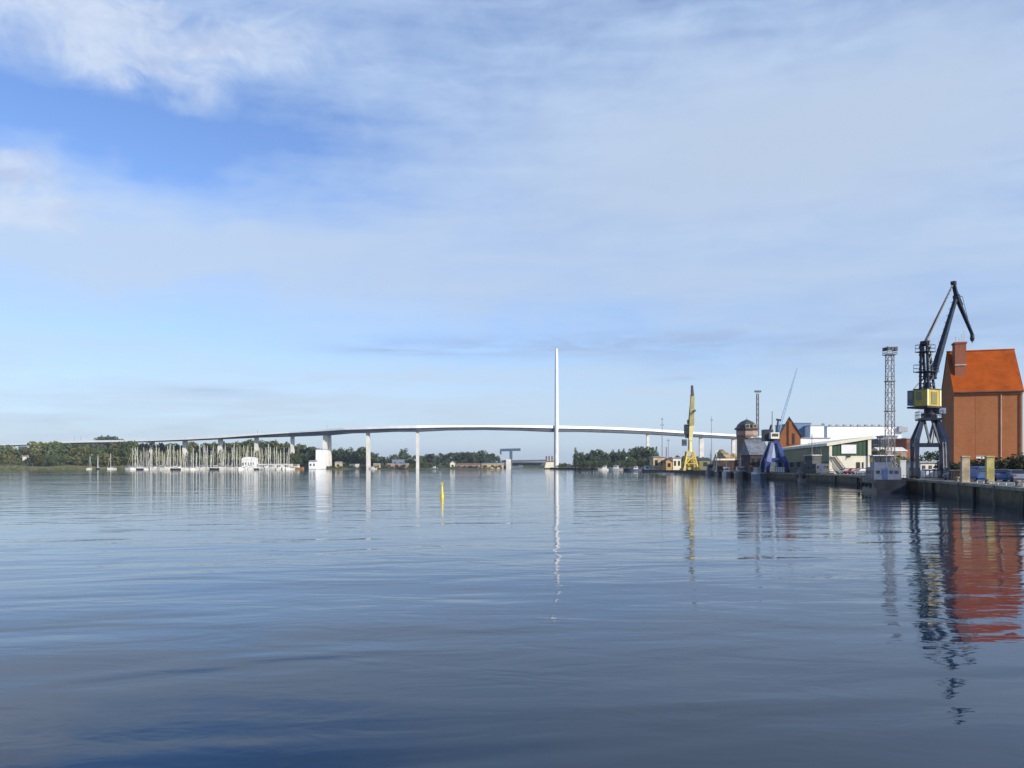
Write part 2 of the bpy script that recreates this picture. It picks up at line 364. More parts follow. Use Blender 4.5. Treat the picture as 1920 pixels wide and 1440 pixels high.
M['brown'] = mat("brown_wall", (0.055, 0.035, 0.030), 0.85, var=0.3, scale=0.4)
M['dullpink'] = mat("faded_red_wall", (0.36, 0.25, 0.215), 0.8, var=0.2, scale=0.3)
M['redroof'] = mat("faded_red_roof", (0.20, 0.12, 0.10), 0.8, var=0.25, scale=0.4)
M['greyhull'] = mat("blue_grey_ship_paint", (0.115, 0.14, 0.20), 0.45, var=0.15, scale=0.8, streak=0.35)
M['darkhull'] = mat("dark_hull_paint", (0.018, 0.020, 0.028), 0.4, var=0.3, scale=0.7, streak=0.2)
M['boot'] = mat("rusty_boot_topping", (0.06, 0.025, 0.018), 0.7, var=0.4, scale=0.8)
M['trim'] = mat("varnished_trim", (0.30, 0.15, 0.06), 0.5, var=0.2, scale=1)
M['sailblue'] = mat("blue_sail_cover", (0.04, 0.08, 0.20), 0.8, var=0.2, scale=1)
M['bark'] = mat("grey_brown_bark", (0.10, 0.08, 0.06), 0.9, var=0.3, scale=2)
M['bridgeblue'] = mat("bascule_steel_blue", (0.07, 0.11, 0.17), 0.5, var=0.2, scale=0.3)
M['pipe'] = mat("pale_downpipe", (0.50, 0.40, 0.32), 0.6, var=0.15, scale=1)
M['paleblue'] = mat("pale_blue_jib_paint", (0.22, 0.33, 0.48), 0.5, var=0.1, scale=1)
M['rust'] = mat("rusty_sheet_piling", (0.05, 0.035, 0.026), 0.85, var=0.5, scale=0.4, stretch=(1, 1, 0.4))

def leaf_mat(name, col, dark):
    m = mat(name, col, 0.75, var=0.2, scale=0.45, dark=dark, rand=0.22, spec=0.15)
    return m
M['leaf_olive'] = leaf_mat("olive_foliage", (0.145, 0.148, 0.045), (0.062, 0.072, 0.022))
M['leaf_mid'] = leaf_mat("mid_green_foliage", (0.082, 0.110, 0.042), (0.032, 0.05, 0.02))
M['leaf_dark'] = leaf_mat("dark_green_foliage", (0.074, 0.104, 0.050), (0.031, 0.048, 0.026))
M['leaf_shrub'] = leaf_mat('dark_shrub_foliage', (0.030, 0.042, 0.020), (0.012, 0.018, 0.010))
M['leaf_hazed'] = leaf_mat("haze_tinted_foliage", (0.080, 0.112, 0.072), (0.036, 0.056, 0.040))  # bluish haze of distance mixed into the leaf colour of far trees

# ------------------------------------------------------------------ water and land
def sheet(name, m, pts, z, label):
    mb = MB(); mb.face([(x, y, z) for x, y in pts]); return struct(mb.build(name, m), label)
sheet('water', M['water'], [(-6000, -400), (6000, -400), (6000, 9000), (-6000, 9000)], 0.0, "calm blue harbour water with gentle ripples")

QZ = 1.8
EDGE = [(22.0, -40.0), (26.0, 10.0), (36.0, 45.0), (42.6, 66.7), (52.0, 97.0), (62.0, 137.0), (67.4, 170.0), (71.0, 226.0), (78.0, 315.0), (91.0, 430.0), (93.0, 555.0), (75.0, 680.0), (38.0, 800.0)]
def edge_x(y):
    for (x0, y0), (x1, y1) in zip(EDGE, EDGE[1:]):
        if y0 <= y <= y1: return x0 + (x1 - x0) * (y - y0) / (y1 - y0)
    return EDGE[-1][0]
# right land: one sheet from the quay edge outwards
mb = MB()
cop = 0.55
for (a, b) in zip(EDGE, EDGE[1:]):
    mb.face([(a[0] + cop, a[1], QZ), (2500, a[1], QZ), (2500, b[1], QZ), (b[0] + cop, b[1], QZ)])
mb.face([(38.0 + cop, 800, QZ), (2500, 800, QZ), (2500, 1300, QZ), (90, 1300, QZ), (60, 900, QZ)])
struct(mb.build('ground_quay', M['paving']), "grey paved quayside ground along the right bank")

q = thing('quay_wall', "dark mossy quay wall running along the right bank", "quay wall", (EDGE[4][0], EDGE[4][1], 0))
mb = MB(); far = MB()
for i, (a, b) in enumerate(zip(EDGE, EDGE[1:])):
    t = mb if i < 7 else far
    n = max(1, int(math.dist(a, b) / 3.0))
    for k in range(n):
        p = [a[j] + (b[j] - a[j]) * k / n for j in (0, 1)]; r = [a[j] + (b[j] - a[j]) * (k + 1) / n for j in (0, 1)]
        off = 0.05 * math.sin(k * 12.9) if k else 0
        t.face([(p[0] + off, p[1], -2), (p[0] + off, p[1], QZ - 0.22), (r[0] + off, r[1], QZ - 0.22), (r[0] + off, r[1], -2)])
mb.build('stone_face', M['quay'], q); far.build('sheet_piling', M['rust'], q)
mb = MB()
for i, (a, b) in enumerate(zip(EDGE, EDGE[1:])):
    A_, B_ = Vector((*a, 0)), Vector((*b, 0)); d = (B_ - A_).normalized(); nrm = Vector((d.y, -d.x, 0)); L = (B_ - A_).length; n = max(1, int(L / 4.0))
    for k in range(n):
        p = A_ + d * (L * k / n + 0.02); r = A_ + d * (L * (k + 1) / n - 0.02)
        lo = [p - nrm * 0.12, p + nrm * 0.6, r + nrm * 0.6, r - nrm * 0.12]; dz = rnd.uniform(-0.015, 0.015)
        mb.hexa([v + UP * (QZ - 0.24) for v in lo], [v + UP * (QZ + 0.06 + dz) for v in lo])
mb.build('coping', M['coping'], q)
yy = 50.0
while yy < 165:                                    # timber fender piles on the wall
    x = edge_x(yy); mb = MB(); mb.box((x - 0.2, yy, 0.45), (0.28, 0.32, 2.2), DV.cross(UP), DV, UP); mb.build('fender_pile', M['black'], q); yy += rnd.uniform(11, 19)

# left bank terrain
def left_h(x, y):
    t = max(0.0, min(1.0, (y - SHORE(x)) / 150.0)); far_ = max(0.0, min(1.0, (y - SHORE(x) - 120) / 400.0))
    return -0.6 + min(1, (y - SHORE(x)) / 6.0) * 1.4 + 8.0 * t * HILL(x) + 6 * far_ * HILL(x)
def SHORE(x):
    return 792 + 26 * max(0, min(1, (x + 330) / 100)) + 5 * math.sin(x * 0.013) + 0.02 * (x + 200) * (1 if x > -200 else 0)
def HILL(x): return 0.3 + 0.7 * max(0.0, min(1.0, (-60 - x) / 160.0))
xs = list(np.linspace(-1400, -12, 120)); ys = [0, 3, 6, 20, 50, 90, 130, 200, 300, 500, 900]
vs = []; fs = []
for i, x in enumerate(xs):
    for j, dy in enumerate(ys):
        y = SHORE(x) + dy; e = max(0.0, min(1.0, (-12 - x) / 25.0)) ** 0.5
        vs.append((x, y, (left_h(x, y) + 0.6) * e - 0.6 if dy > 0 else -0.6))
n = len(ys)
for i in range(len(xs) - 1):
    for j in range(n - 1): fs.append((i * n + j, (i + 1) * n + j, (i + 1) * n + j + 1, i * n + j + 1))
mb = MB(); mb.mesh(vs, fs, 0, True); struct(mb.build('ground_shore', M['land']), "grassy rising land of the left bank")
# far land that closes the horizon
mb = MB(); pts = []
for i in range(61):
    x = -3000 + 100 * i; pts.append((x, 1500, 3.0)); pts.append((x, 2200, 9 + 6 * math.sin(i * 0.9) + 3 * math.sin(i * 2.3))); pts.append((x, 3000, -5))
for i in range(60):
    for j in range(2): mb.mesh([pts[3 * i + j], pts[3 * i + 3 + j], pts[3 * i + 4 + j], pts[3 * i + 1 + j]], [(0, 1, 2, 3)], 0, True)
    mb.mesh([pts[3 * i], pts[3 * i + 3], (pts[3 * i + 3][0], 1498, -1), (pts[3 * i][0], 1498, -1)], [(3, 2, 1, 0)])
struct(mb.build('hills', M['land']), "low distant land behind the strait")

# ------------------------------------------------------------------ trees
def crown_mb(seed, kind, nleaf=620):
    """unit tree, height 10: crown of many leaf clumps"""
    r = random.Random(seed); mb = MB()
    if kind == 'poplar': lobes = [(Vector((r.gauss(0, .25), r.gauss(0, .25), 1.8 + 8.0 * k / 11)), (0.55 + 0.75 * math.sin(math.pi * (0.15 + 0.85 * k / 11) ** 0.9)) * r.uniform(.85, 1.15)) for k in range(12)]
    elif kind == 'tall': lobes = [(Vector((r.gauss(0, .9), r.gauss(0, .9), r.uniform(2.2, 8.8))), r.uniform(.9, 1.5)) for k in range(15)]
    elif kind == 'bush': lobes = [(Vector((r.gauss(0, 2.6), r.gauss(0, 2.2), r.uniform(1.5, 7.0))), r.uniform(1.4, 2.4)) for k in range(14)]
    else:
        lobes = []
        for k in range(17):
            a = r.uniform(0, 6.28); t = r.uniform(0, 1) ** 0.6; zc = r.uniform(2.3, 8.6); w = 2.9 * math.sin(math.pi * min(1, max(0.05, (zc - 0.6) / 9.6))) ** 0.6
            lobes.append((Vector((math.cos(a) * w * t, math.sin(a) * w * t, zc)), r.uniform(1.0, 1.75)))
    tot = sum(l[1] ** 2 for l in lobes); s0 = 0.46 if kind != 'poplar' else 0.36
    for c, rad in lobes:
        for _ in range(int(nleaf * rad ** 2 / tot)):
            d = Vector((r.gauss(0, 1), r.gauss(0, 1), r.gauss(0.15, 1))).normalized()
            p = c + d * rad * r.uniform(0.62, 1.06)
            nrm = (d + Vector((r.gauss(0, .6), r.gauss(0, .6), r.gauss(0.2, .6)))).normalized()
            a = nrm.orthogonal().normalized(); b = nrm.cross(a); t = r.uniform(0, 6.28); u = a * math.cos(t) + b * math.sin(t); w = nrm.cross(u); s = s0 * r.uniform(.6, 1.35)
            mb.mesh([p - u * s, p - w * s * .7 - nrm * s * .25, p + u * s, p + w * s * .7 - nrm * s * .2], [(0, 1, 2, 3)])
    return mb
def trunk_mb(seed, kind):
    r = random.Random(seed); mb = MB(); top = 7.5 if kind in ('poplar', 'tall') else 5.5
    pts = [Vector((0, 0, -0.8)), Vector((r.gauss(0, .12), r.gauss(0, .12), 2)), Vector((r.gauss(0, .25), r.gauss(0, .25), top))]
    mb.tube(pts[0], pts[1], .30, .22, 7); mb.tube(pts[1], pts[2], .22, .07, 7)
    for k in range(6):
        t = r.uniform(.0, .8); p = pts[1].lerp(pts[2], t); a = r.uniform(0, 6.28); l = r.uniform(1, 2.2) * (0.4 if kind == 'poplar' else 1)
        mb.tube(p, p + Vector((math.cos(a) * l, math.sin(a) * l, l * .9)), .11, .03, 5)
    return mb
PROTO = {}
for kind in ('broad', 'tall', 'poplar', 'bush'):
    PROTO[kind] = [(crown_mb(100 + k + len(kind) * 10, kind, 520 if kind != 'bush' else 700), trunk_mb(50 + k, kind)) for k in range(4)]
MESHC = {}
def tree_mesh(kind, k, leaf):
    key = (kind, k, leaf)
    if key not in MESHC:
        c, t = PROTO[kind][k]; I = Matrix.Identity(4)
        MESHC[key] = c.data('crown', M[leaf], I)
        MESHC[(kind, k, 'trunk')] = MESHC.get((kind, k, 'trunk')) or t.data('trunk', M['bark'], I)
    return MESHC[key], MESHC[(kind, k, 'trunk')]
def tree(name, label, group, loc, height, kind, leaf, wide=1.0, cat='tree'):
    k = rnd.randrange(4); cm, tm = tree_mesh(kind, k, leaf)
    o = thing(name, label, cat, loc, group); s = height / 10.0
    o.rotation_euler = (0, 0, rnd.uniform(0, 6.28)); o.scale = (s * wide, s * wide, s)
    for nm, me in (('crown', cm), ('trunk', tm)):
        c = bpy.data.objects.new(nm, me); COL.objects.link(c); c.parent = o
    return o
def prof(table, px):
    for (a, ya), (b, yb) in zip(table, table[1:]):
        if a <= px <= b: return ya + (yb - ya) * (px - a) / (b - a)
    return table[0][1] if px < table[0][0] else table[-1][1]
TOP = [(-80, 836), (0, 829), (25, 831), (32, 838), (55, 838), (62, 827), (90, 825), (112, 827), (125, 833), (170, 835), (200, 832), (230, 826), (300, 826), (345, 827), (400, 824), (480, 820), (540, 824), (552, 832), (588, 828), (600, 838), (640, 834),
       (665, 836), (690, 838), (712, 848), (742, 850), (762, 838), (772, 850), (800, 849), (860, 846), (905, 842), (925, 847), (940, 860)]
def stand(x0, x1, step, D0, D1, label, group, kinds, leafs, drop=(0, 9), name='deciduous_tree', wide=(0.9, 1.25), top=TOP, ground=None):
    px = x0
    while px < x1:
        D = rnd.uniform(D0, D1); yt = prof(top, px) + rnd.uniform(*drop)
        x = X(px, D); gz = ground if ground is not None else left_h(x, D)
        h = max(2.2 if kinds == ('bush',) else 6.0, Z(yt, D) - gz)
        tree(name, label, group, (x, D, gz), h, rnd.choice(kinds), rnd.choice(leafs), rnd.uniform(*wide))
        px += step * rnd.uniform(0.7, 1.3)
stand(-60, 250, 11, 845, 880, "olive-green broad-crowned tree in the thicket behind the reeds, left of the marina", "thicket trees on the left shore", ('broad',), ('leaf_olive', 'leaf_olive', 'leaf_mid'), (-2, 7))
stand(-60, 250, 13, 812, 838, "low olive-green tree at the front of the thicket, left of the marina", "front trees on the left shore", ('broad', 'bush'), ('leaf_olive', 'leaf_mid'), (10, 24), wide=(1.0, 1.4))
stand(245, 560, 7, 908, 940, "dark green tree in the row behind the yacht masts", "trees behind the marina", ('broad', 'tall'), ('leaf_mid', 'leaf_dark', 'leaf_olive'), (1, 8))
stand(245, 560, 11, 832, 850, "low bushy tree on the bank close behind the yachts", "low trees behind the marina", ('broad', 'bush'), ('leaf_mid', 'leaf_olive'), (15, 27))
stand(556, 800, 7.5, 868, 905, "dark green tree in the wood between the tall bridge piers", "wood between the bridge piers", ('broad', 'tall'), ('leaf_dark', 'leaf_mid', 'leaf_dark'), (-1, 9))
stand(556, 800, 10, 850, 862, "low dark green tree on the shore between the bridge piers", "low trees between the bridge piers", ('broad', 'bush'), ('leaf_dark', 'leaf_mid'), (12, 24))
stand(795, 938, 6.5, 930, 1010, "haze-tinted tree of the distant wood right of the slim bridge piers", "distant wood under the main span", ('broad', 'tall'), ('leaf_hazed', 'leaf_dark'), (0, 5), wide=(1.1, 1.5))
stand(795, 935, 9, 885, 915, "low dark tree at the foot of the distant wood under the main span", "low trees under the main span", ('broad', 'bush'), ('leaf_dark', 'leaf_hazed'), (10, 20), wide=(1.1, 1.5))
stand(614, 800, 9, 819, 826, "waterside shrub growing between the small houses under the bridge", "waterside shrubs under the bridge", ('bush',), ('leaf_mid', 'leaf_olive', 'leaf_dark'), (26, 34), 'bush', (1.0, 1.6), [(600, 842), (945, 842)], 0.2)
stand(802, 940, 9, 838, 845, "waterside shrub in front of the long low sheds under the main span", "waterside shrubs by the long sheds", ('bush',), ('leaf_mid', 'leaf_dark'), (28, 34), 'bush', (1.0, 1.6), [(600, 842), (945, 842)], 0.2)
tree('deciduous_tree', "single dark round-headed tree standing above the wood beside the slim pier", None, (X(757, 880), 880, left_h(X(757, 880), 880)), Z(836, 880) - left_h(X(757, 880), 880), 'tall', 'leaf_dark', 0.9)
# right bank
TOPR = [(1040, 868), (1070, 866), (1085, 862), (1092, 846), (1110, 842), (1130, 845), (1150, 845), (1170, 842), (1200, 836), (1222, 834), (1240, 850), (1262, 850), (1290, 852)]
tree('poplar_tree', "lone narrow dark poplar just right of the bridge pylon", None, (X(1080, 700), 700, QZ), Z(840, 700) - QZ, 'poplar', 'leaf_hazed', 1.0)
stand(1092, 1238, 6, 660, 720, "feathery haze-tinted poplar in the row right of the bridge pylon", "poplar row on the right bank", ('poplar', 'tall', 'tall'), ('leaf_hazed', 'leaf_dark'), (-3, 6), 'poplar_tree', (0.85, 1.15), TOPR, QZ)
stand(1092, 1250, 7, 600, 640, "low bushy tree along the water below the poplar row", "low trees below the poplars", ('broad', 'bush'), ('leaf_dark', 'leaf_mid'), (14, 24), 'deciduous_tree', (1.0, 1.5), TOPR, QZ)
stand(1046, 1100, 6, 740, 780, "low green bush on the spit beside the pylon foot", "bushes beside the pylon foot", ('bush',), ('leaf_mid', 'leaf_olive'), (-2, 6), 'bush', (1.0, 1.4), TOPR, QZ)
stand(1256, 1330, 9, 420, 450, "dark round tree behind the beige sheds", "trees behind the beige sheds", ('broad',), ('leaf_dark',), (-1, 8), 'deciduous_tree', (1.1, 1.5), TOPR, QZ)
# trees on the far ridge by the viaduct
TOPV = [(95, 828), (118, 823), (150, 823), (180, 823), (186, 817), (205, 815), (222, 820), (235, 824), (260, 826)]
stand(112, 184, 7, 1230, 1260, "flat-topped distant tree above the viaduct parapet", "distant trees above the viaduct", ('bush',), ('leaf_hazed',), (0, 2), 'deciduous_tree', (1.0, 1.3), TOPV, 22.0)
stand(186, 224, 7, 1230, 1260, "distant round tree in the clump standing highest on the ridge", "highest clump on the ridge", ('broad',), ('leaf_hazed',), (0, 2), 'deciduous_tree', (0.9, 1.2), TOPV, 22.0)

# reeds in front of the left thicket
mb = MB(); r = random.Random(3)
for k in range(9000):
    px = r.uniform(-40, 175) if k % 6 else r.uniform(175, 250); D = SHORE(X(px, 795)) + r.uniform(0.5, 13); x = X(px, D)
    h = r.uniform(1.4, 3.2) * (0.75 + 0.25 * math.sin(x * 0.11)); w = r.uniform(.12, .32); lean = r.gauss(0, .3); z0 = max(-0.2, left_h(x, D) - 0.3)
    mb.mesh([(x - w, D, z0), (x + w, D, z0), (x + lean, D + r.gauss(0, .2), z0 + h + 0.3)], [(0, 1, 2)])
o = mb.build('reeds', M['reed']); o['kind'] = 'stuff'; o['label'] = "band of pale olive reeds along the left shoreline"; o['category'] = "reeds"

# ------------------------------------------------------------------ the long bridge
br = thing('cable_stayed_bridge', "long white cable-stayed road bridge with a tall slender pylon crossing the strait", "bridge", (X(1043, 820), 820, 0))
#        px   ytop  ybot   D
DECK = [(-120, 838, 842, 990), (0, 833.5, 836.5, 965), (60, 831, 834.5, 952), (110, 827.5, 832.5, 942), (165, 826, 831, 930), (222, 825.5, 830, 918), (290, 824, 828, 903), (347, 821, 826, 890), (413, 817.5, 823, 875), (481, 813.5, 820, 862),
        (548, 810, 818, 850), (612, 805.5, 815.5, 832), (650, 802.5, 812, 820), (690, 800.5, 811, 812), (735, 799, 809, 805), (783, 798, 809, 800), (840, 797.6, 806.5, 802), (910, 797.6, 805.5, 807), (980, 798, 807, 813), (1043, 798.5, 809.5, 820),
        (1100, 800, 809.5, 845), (1150, 801.5, 811, 868), (1213, 804.5, 813.5, 900), (1265, 808, 816.5, 930), (1315, 811.5, 819.5, 960), (1375, 815, 822.5, 1000), (1440, 819, 826, 1040), (1560, 827, 834, 1110), (1700, 838, 845, 1190)]
gir = []; slab = []; wall_f = []; wall_b = []
for i, (px, yt, yb, D) in enumerate(DECK):
    a = DECK[max(0, i - 1)]; b = DECK[min(len(DECK) - 1, i + 1)]
    pa = Vector((X(a[0], a[3]), a[3], 0)); pb = Vector((X(b[0], b[3]), b[3], 0)); d = (pb - pa).normalized(); nn = Vector((-d.y, d.x, 0))
    c = Vector((X(px, D), D, 0)); zt = Z(yt, D); zb = Z(yb, D); zm = zt - 0.46 * (zt - zb)
    if px < 700: zm = zt - (0.46 - 0.32 * min(1, (700 - px) / 200) + 0.62 * max(0, min(1, (560 - px) / 150))) * (zt - zb)
    gir.append([c - nn * 2.5 + UP * zb, c + nn * 10 + UP * zb, c + nn * 12.2 + UP * (zm - .02), c - nn * 3.6 + UP * (zm - .02)])
    slab.append([c - nn * 4.8 + UP * zm, c + nn * 13.2 + UP * zm, c + nn * 13.2 + UP * (zm + 0.7), c - nn * 4.8 + UP * (zm + 0.7)])
    for w, off in ((wall_f, -4.8), (wall_b, 13.0)):
        w.append([c + nn * (off - .03) + UP * (zm + .72), c + nn * (off + 0.2) + UP * (zm + .72), c + nn * (off + 0.2) + UP * zt, c + nn * (off - .03) + UP * zt])
MB().loft(gir, smooth=False).build('girder', M['steelg'], br)
MB().loft(slab, smooth=False).build('deck_slab', M['barrier'], br)
MB().loft(wall_f, smooth=False).build('wind_barrier', M['barrier'], br); MB().loft(wall_b, smooth=False).build('wind_barrier', M['barrier'], br)
def ring(c, z, rx, ry, n=14, ang=0):
    return [Vector((c[0] + rx * math.cos(2 * math.pi * k / n + ang), c[1] + ry * math.sin(2 * math.pi * k / n + ang), z)) for k in range(n)]
pc = (X(1043.5, 814), 814)
low = MB().loft([ring((pc[0] - .3, pc[1]), -3, 2.5, 3.2), ring((pc[0] - .3, pc[1]), Z(806, 814), 2.1, 2.6)]).build('pylon_leg', M['conc'], br)
MB().loft([ring((pc[0] - .3, pc[1]), -2, 5.0, 7.0), ring((pc[0] - .3, pc[1]), 1.2, 5.0, 7.0)], smooth=False).build('pylon_foot', M['conc'], br)
pyl = MB().loft([ring(pc, Z(806, 814), 2.0, 2.4), ring(pc, Z(760, 814), 1.9, 2.2), ring(pc, Z(668, 814), 1.55, 1.8)]).build('pylon_mast', M['white'], br)
MB().loft([ring(pc, Z(668, 814), 1.5, 1.7), ring(pc, Z(654, 814), 1.1, 1.2)]).build('pylon_head', M['white'], pyl)
def pier(px, D, ytop, w, w0=None, lean=0.0, zb=-2.0, dy=2.0):
    c = X(px, D); w0 = w0 or w; zt = Z(ytop, D) - 0.02
    lo = [Vector((c - w0 / 2, D - dy, zb)), Vector((c + w0 / 2, D - dy, zb)), Vector((c + w0 / 2, D + dy, zb)), Vector((c - w0 / 2, D + dy, zb))]
    hi = [Vector((c + lean - w / 2, D - dy, zt)), Vector((c + lean + w / 2, D - dy, zt)), Vector((c + lean + w / 2, D + dy, zt)), Vector((c + lean - w / 2, D + dy, zt))]
    return MB().hexa(lo, hi).build('pier', M['conc'], br)
pier(783, 802, 809.2, 2.7); pier(691, 815, 811.2, 3.4, 3.9, -.5); pier(608, 836, 815, 4.0, 4.6, 1.2); pier(619, 842, 815, 3.0, 3.0, -.6)
pier(548.5, 856, 818.2, 3.4, zb=2); pier(481, 868, 820.2, 3.8, zb=2); pier(413.5, 881, 823.1, 4.2, zb=4); pier(347, 896, 826.1, 4.6, zb=6)
pier(43, 962, 837, 9.0, 2.6, zb=6); pier(130, 944, 832, 5.5, 3, zb=8); pier(222, 924, 829.8, 4.6, zb=8); pier(285, 910, 828, 4.6, zb=8)
pier(1214.5, 904, 813.6, 3.2, zb=1); pier(1315, 964, 819.6, 5.0, zb=1); pier(1375, 1004, 822.6, 4, zb=1)
for px, D in ((481, 864), (137, 938), (149, 935), (612, 826)):     # lamp masts on the deck
    yt = prof([(a[0], a[1]) for a in DECK], px); m_ = MB(); m_.tube((X(px, D), D + 3, Z(yt, D) - 1), (X(px, D), D + 3, Z(yt - 8, D)), .18, .1, 6); m_.beam((X(px, D), D + 3, Z(yt - 8, D)), (X(px, D) + 1.4, D + 3, Z(yt - 8, D)), .15, .15); m_.build('lamp_mast', M['lattice'], br)

# ------------------------------------------------------------------ bascule bridge and causeway
bb = thing('bascule_bridge', "small dark blue bascule bridge with an overhead counterweight beam under the long span", "bridge", (X(957, 1000), 1000, 0))
D = 1000
m_ = MB(); m_.box(P(958, 861, D) + Vector((0, 3, 0)), (3.6, 3, 24)); m_.box(P(958, 861, D) + Vector((0, -3, 0)), (3.6, 3, 24)); m_.build('tower', M['bridgeblue'], bb)
m_ = MB(); m_.beam(P(938, 844, D), P(976, 843, D), 3.2, 7); m_.beam(P(938.5, 844, D), P(939, 852, D), 2, 6); m_.build('counterweight_beam', M['bridgeblue'], bb)
m_ = MB(); m_.beam(P(940, 864.5, D), P(1024, 863.5, D), 2.2, 8); m_.build('road_deck', M['steelg'], bb)
m_ = MB(); m_.beam(P(960, 870.5, D + 12), P(1030, 870.5, D + 12), 3.5, 8); m_.build('rail_deck', M['bridgeblue'], bb)
m_ = MB(); m_.box((X(953.5, D - 8), D - 8, Z(870, D - 8)), (6.0, 6, 12)); m_.build('control_house', M['conc'], bb)
m_ = MB(); m_.box((X(960, D - 2), D - 2, 0.5), (24, 12, 5)); m_.box((X(976, D), D, 1.0), (6, 14, 7)); m_.build('pier', M['steelg'], bb)
gh = thing('gate_house', "beige bridge gatehouse with dark turrets left of the pylon foot", "building", (X(1030, 850), 850, 0))
m_ = MB(); m_.hexa([P(1021, 879, 850), P(1040, 879, 850), P(1040, 879, 850) + Vector((0, 9, 0)), P(1021, 879, 850) + Vector((0, 9, 0))], [P(1024, 866, 850), P(1040, 866, 850), P(1040, 866, 850) + Vector((0, 9, 0)), P(1024, 866, 850) + Vector((0, 9, 0))]); m_.build('wall', M['cream'], gh)
m_ = MB(); m_.box((X(1031, 854), 854, 0.2), (12.5, 12, 2.0)); m_.build('plinth', M['rust'], gh)
for px in (1024.5, 1029.5, 1035): m_ = MB(); m_.box(P(px, 860.5, 853), (1.6, 2, 6.2)); m_.build('turret', M['redroof'], gh)
m_ = MB(); m_.box((X(1032, 854), 854, Z(865.4, 854)), (10, 8, 1.2)); m_.build('roof', M['redroof'], gh)
# land spit at the pylon foot
m_ = MB(); a = [(X(1046, 835), 812), (X(1046, 850), 850), (120, 900), (130, 790), (60, 795)]
m_.prism([(x, y, -1) for x, y in a], (0, 0, 2.2)); struct(m_.build('ground_spit', M['land']), "low grassy spit beside the pylon foot")
m_ = MB(); m_.box((20, 1160, 1.5), (420, 20, 5)); struct(m_.build('causeway_ground', M['land']), "distant causeway bank behind the bascule bridge")

# ------------------------------------------------------------------ small buildings along the far shore
def house(name, label, px0, px1, ybase, yeave, D, depth, wall, roof='flat', ridge=None, roofm=None, group=None, win=0, dirx=Vector((1, 0, 0)), zb=None, winm='glass', winrows=1):
    a = Vector((X(px0, D), D, 0)); L = (px1 - px0) / F * D; ax = dirx.normalized(); ay = Vector((-ax.y, ax.x, 0))
    z0 = (QZ if px0 > 1045 else 0.3) if zb is None else zb; z1 = Z(yeave, D)
    h = thing(name, label, 'building', a + ax * L / 2 + UP * z0, group)
    c = [a, a + ax * L, a + ax * L + ay * depth, a + ay * depth]
    m = MB(); m.hexa([p + UP * z0 for p in c], [p + UP * z1 for p in c])
    if roof == 'gable_front':
        zr = Z(ridge, D); m.prism([a + UP * z1, a + ax * L + UP * z1, a + ax * L / 2 + UP * zr], ay * depth)
    m.build('wall', wall, h)
    ov = 0.35; m = MB(); rm = roofm or M['greyroof']
    if roof == 'flat': m.hexa([p + UP * (z1 + .004) + q for p, q in zip(c, (-ax * ov - ay * ov, ax * ov - ay * ov, ax * ov + ay * ov, -ax * ov + ay * ov))], [p + UP * (z1 + .35) + q for p, q in zip(c, (-ax * ov - ay * ov, ax * ov - ay * ov, ax * ov + ay * ov, -ax * ov + ay * ov))])
    elif roof == 'gable_front':
        zr = Z(ridge, D); f = -ay * .3; e = ay * (depth + .6); mid = a + ax * L / 2
        for sgn, s0 in ((-1, a), (1, a + ax * L)):
            m.prism([s0 + ax * sgn * .4 + UP * (z1 - .3) + f, mid + UP * (zr + .02) + f, mid + UP * (zr + .4) + f, s0 + ax * sgn * .4 + UP * (z1 + .1) + f], e)
    elif roof == 'gable':
        zr = Z(ridge, D + depth / 2); m.prism([a - ax * ov - ay * ov + UP * z1, a - ax * ov + ay * (depth + ov) + UP * z1, a - ax * ov + ay * depth / 2 + UP * zr], ax * (L + 2 * ov))
    elif roof == 'arch':
        zr = Z(ridge, D); pts = [a + ax * L * (0.5 - 0.52 * math.cos(t)) + UP * (z1 + (zr - z1) * math.sin(t)) - ay * .3 for t in [math.pi * k / 10 for k in range(11)]]; m.prism(pts, ay * (depth + .6))
    m.build('roof', rm, h)
    for rr in range(winrows if win else 0):
        for k in range(win):
            p = a + ax * L * (k + .5) / win + UP * (z0 + (z1 - z0) * (rr + .58) / winrows) - ay * .04
            w = MB(); w.box(p, (L / win * .45, .14, min(2.2, (z1 - z0) / winrows * .42)), ax, ay); w.build('window', M[winm], h)
    return h
house('boathouse', "tall white cubic boathouse beside the double bridge pier", 592, 610, 880, 843, 818, 14, M['white'], win=0)
house('marina_clubhouse', "pale marina clubhouse with a low arched roof among the masts", 453, 478, 880, 862, 800, 10, M['white'], 'arch', 856.5, M['white'], win=5)
house('marina_office', "long low pale marina shed right of the arched clubhouse", 484, 545, 880, 870, 806, 9, M['conc'], win=4)
house('boat_shed', "low white boat shed left of the cubic boathouse", 579, 592, 880, 866, 812, 9, M['white'], 'gable', 863, M['greyroof'], win=2)
house('shore_shed', "plain pale shed with flat grey roof between the bridge piers", 655, 671, 880, 870, 834, 8, M['conc'], win=0)
house('shore_house', "long faded pink waterside house with white upper storey", 722, 765, 880, 869, 838, 10, M['dullpink'], win=3)
house('shore_house_attic', "white upper block rising behind the faded pink waterside house", 735, 757, 880, 861.5, 849, 8, M['white'], win=2)
house('waterside_hut', "small white gabled hut left of the long red-roofed sheds", 844, 853, 880, 869, 848, 7, M['cream'], 'gable_front', 865, M['greyroof'], win=1)
house('harbour_shed', "long low faded red shed by the water under the main span", 855, 900, 880, 871.5, 850, 9, M['dullpink'], 'gable', 868.5, M['redroof'], win=4)
house('harbour_shed', "long low beige shed next to the bascule bridge", 903, 944, 880, 870.5, 856, 9, M['beige'], 'gable', 867.5, M['greyroof'], win=3)
house('shore_cabin', "tiny white cabin under the trees at the far left", 42, 50, 870, 856, 842, 6, M['cream'], 'gable', 853.5, M['greyroof'], zb=1, win=1)
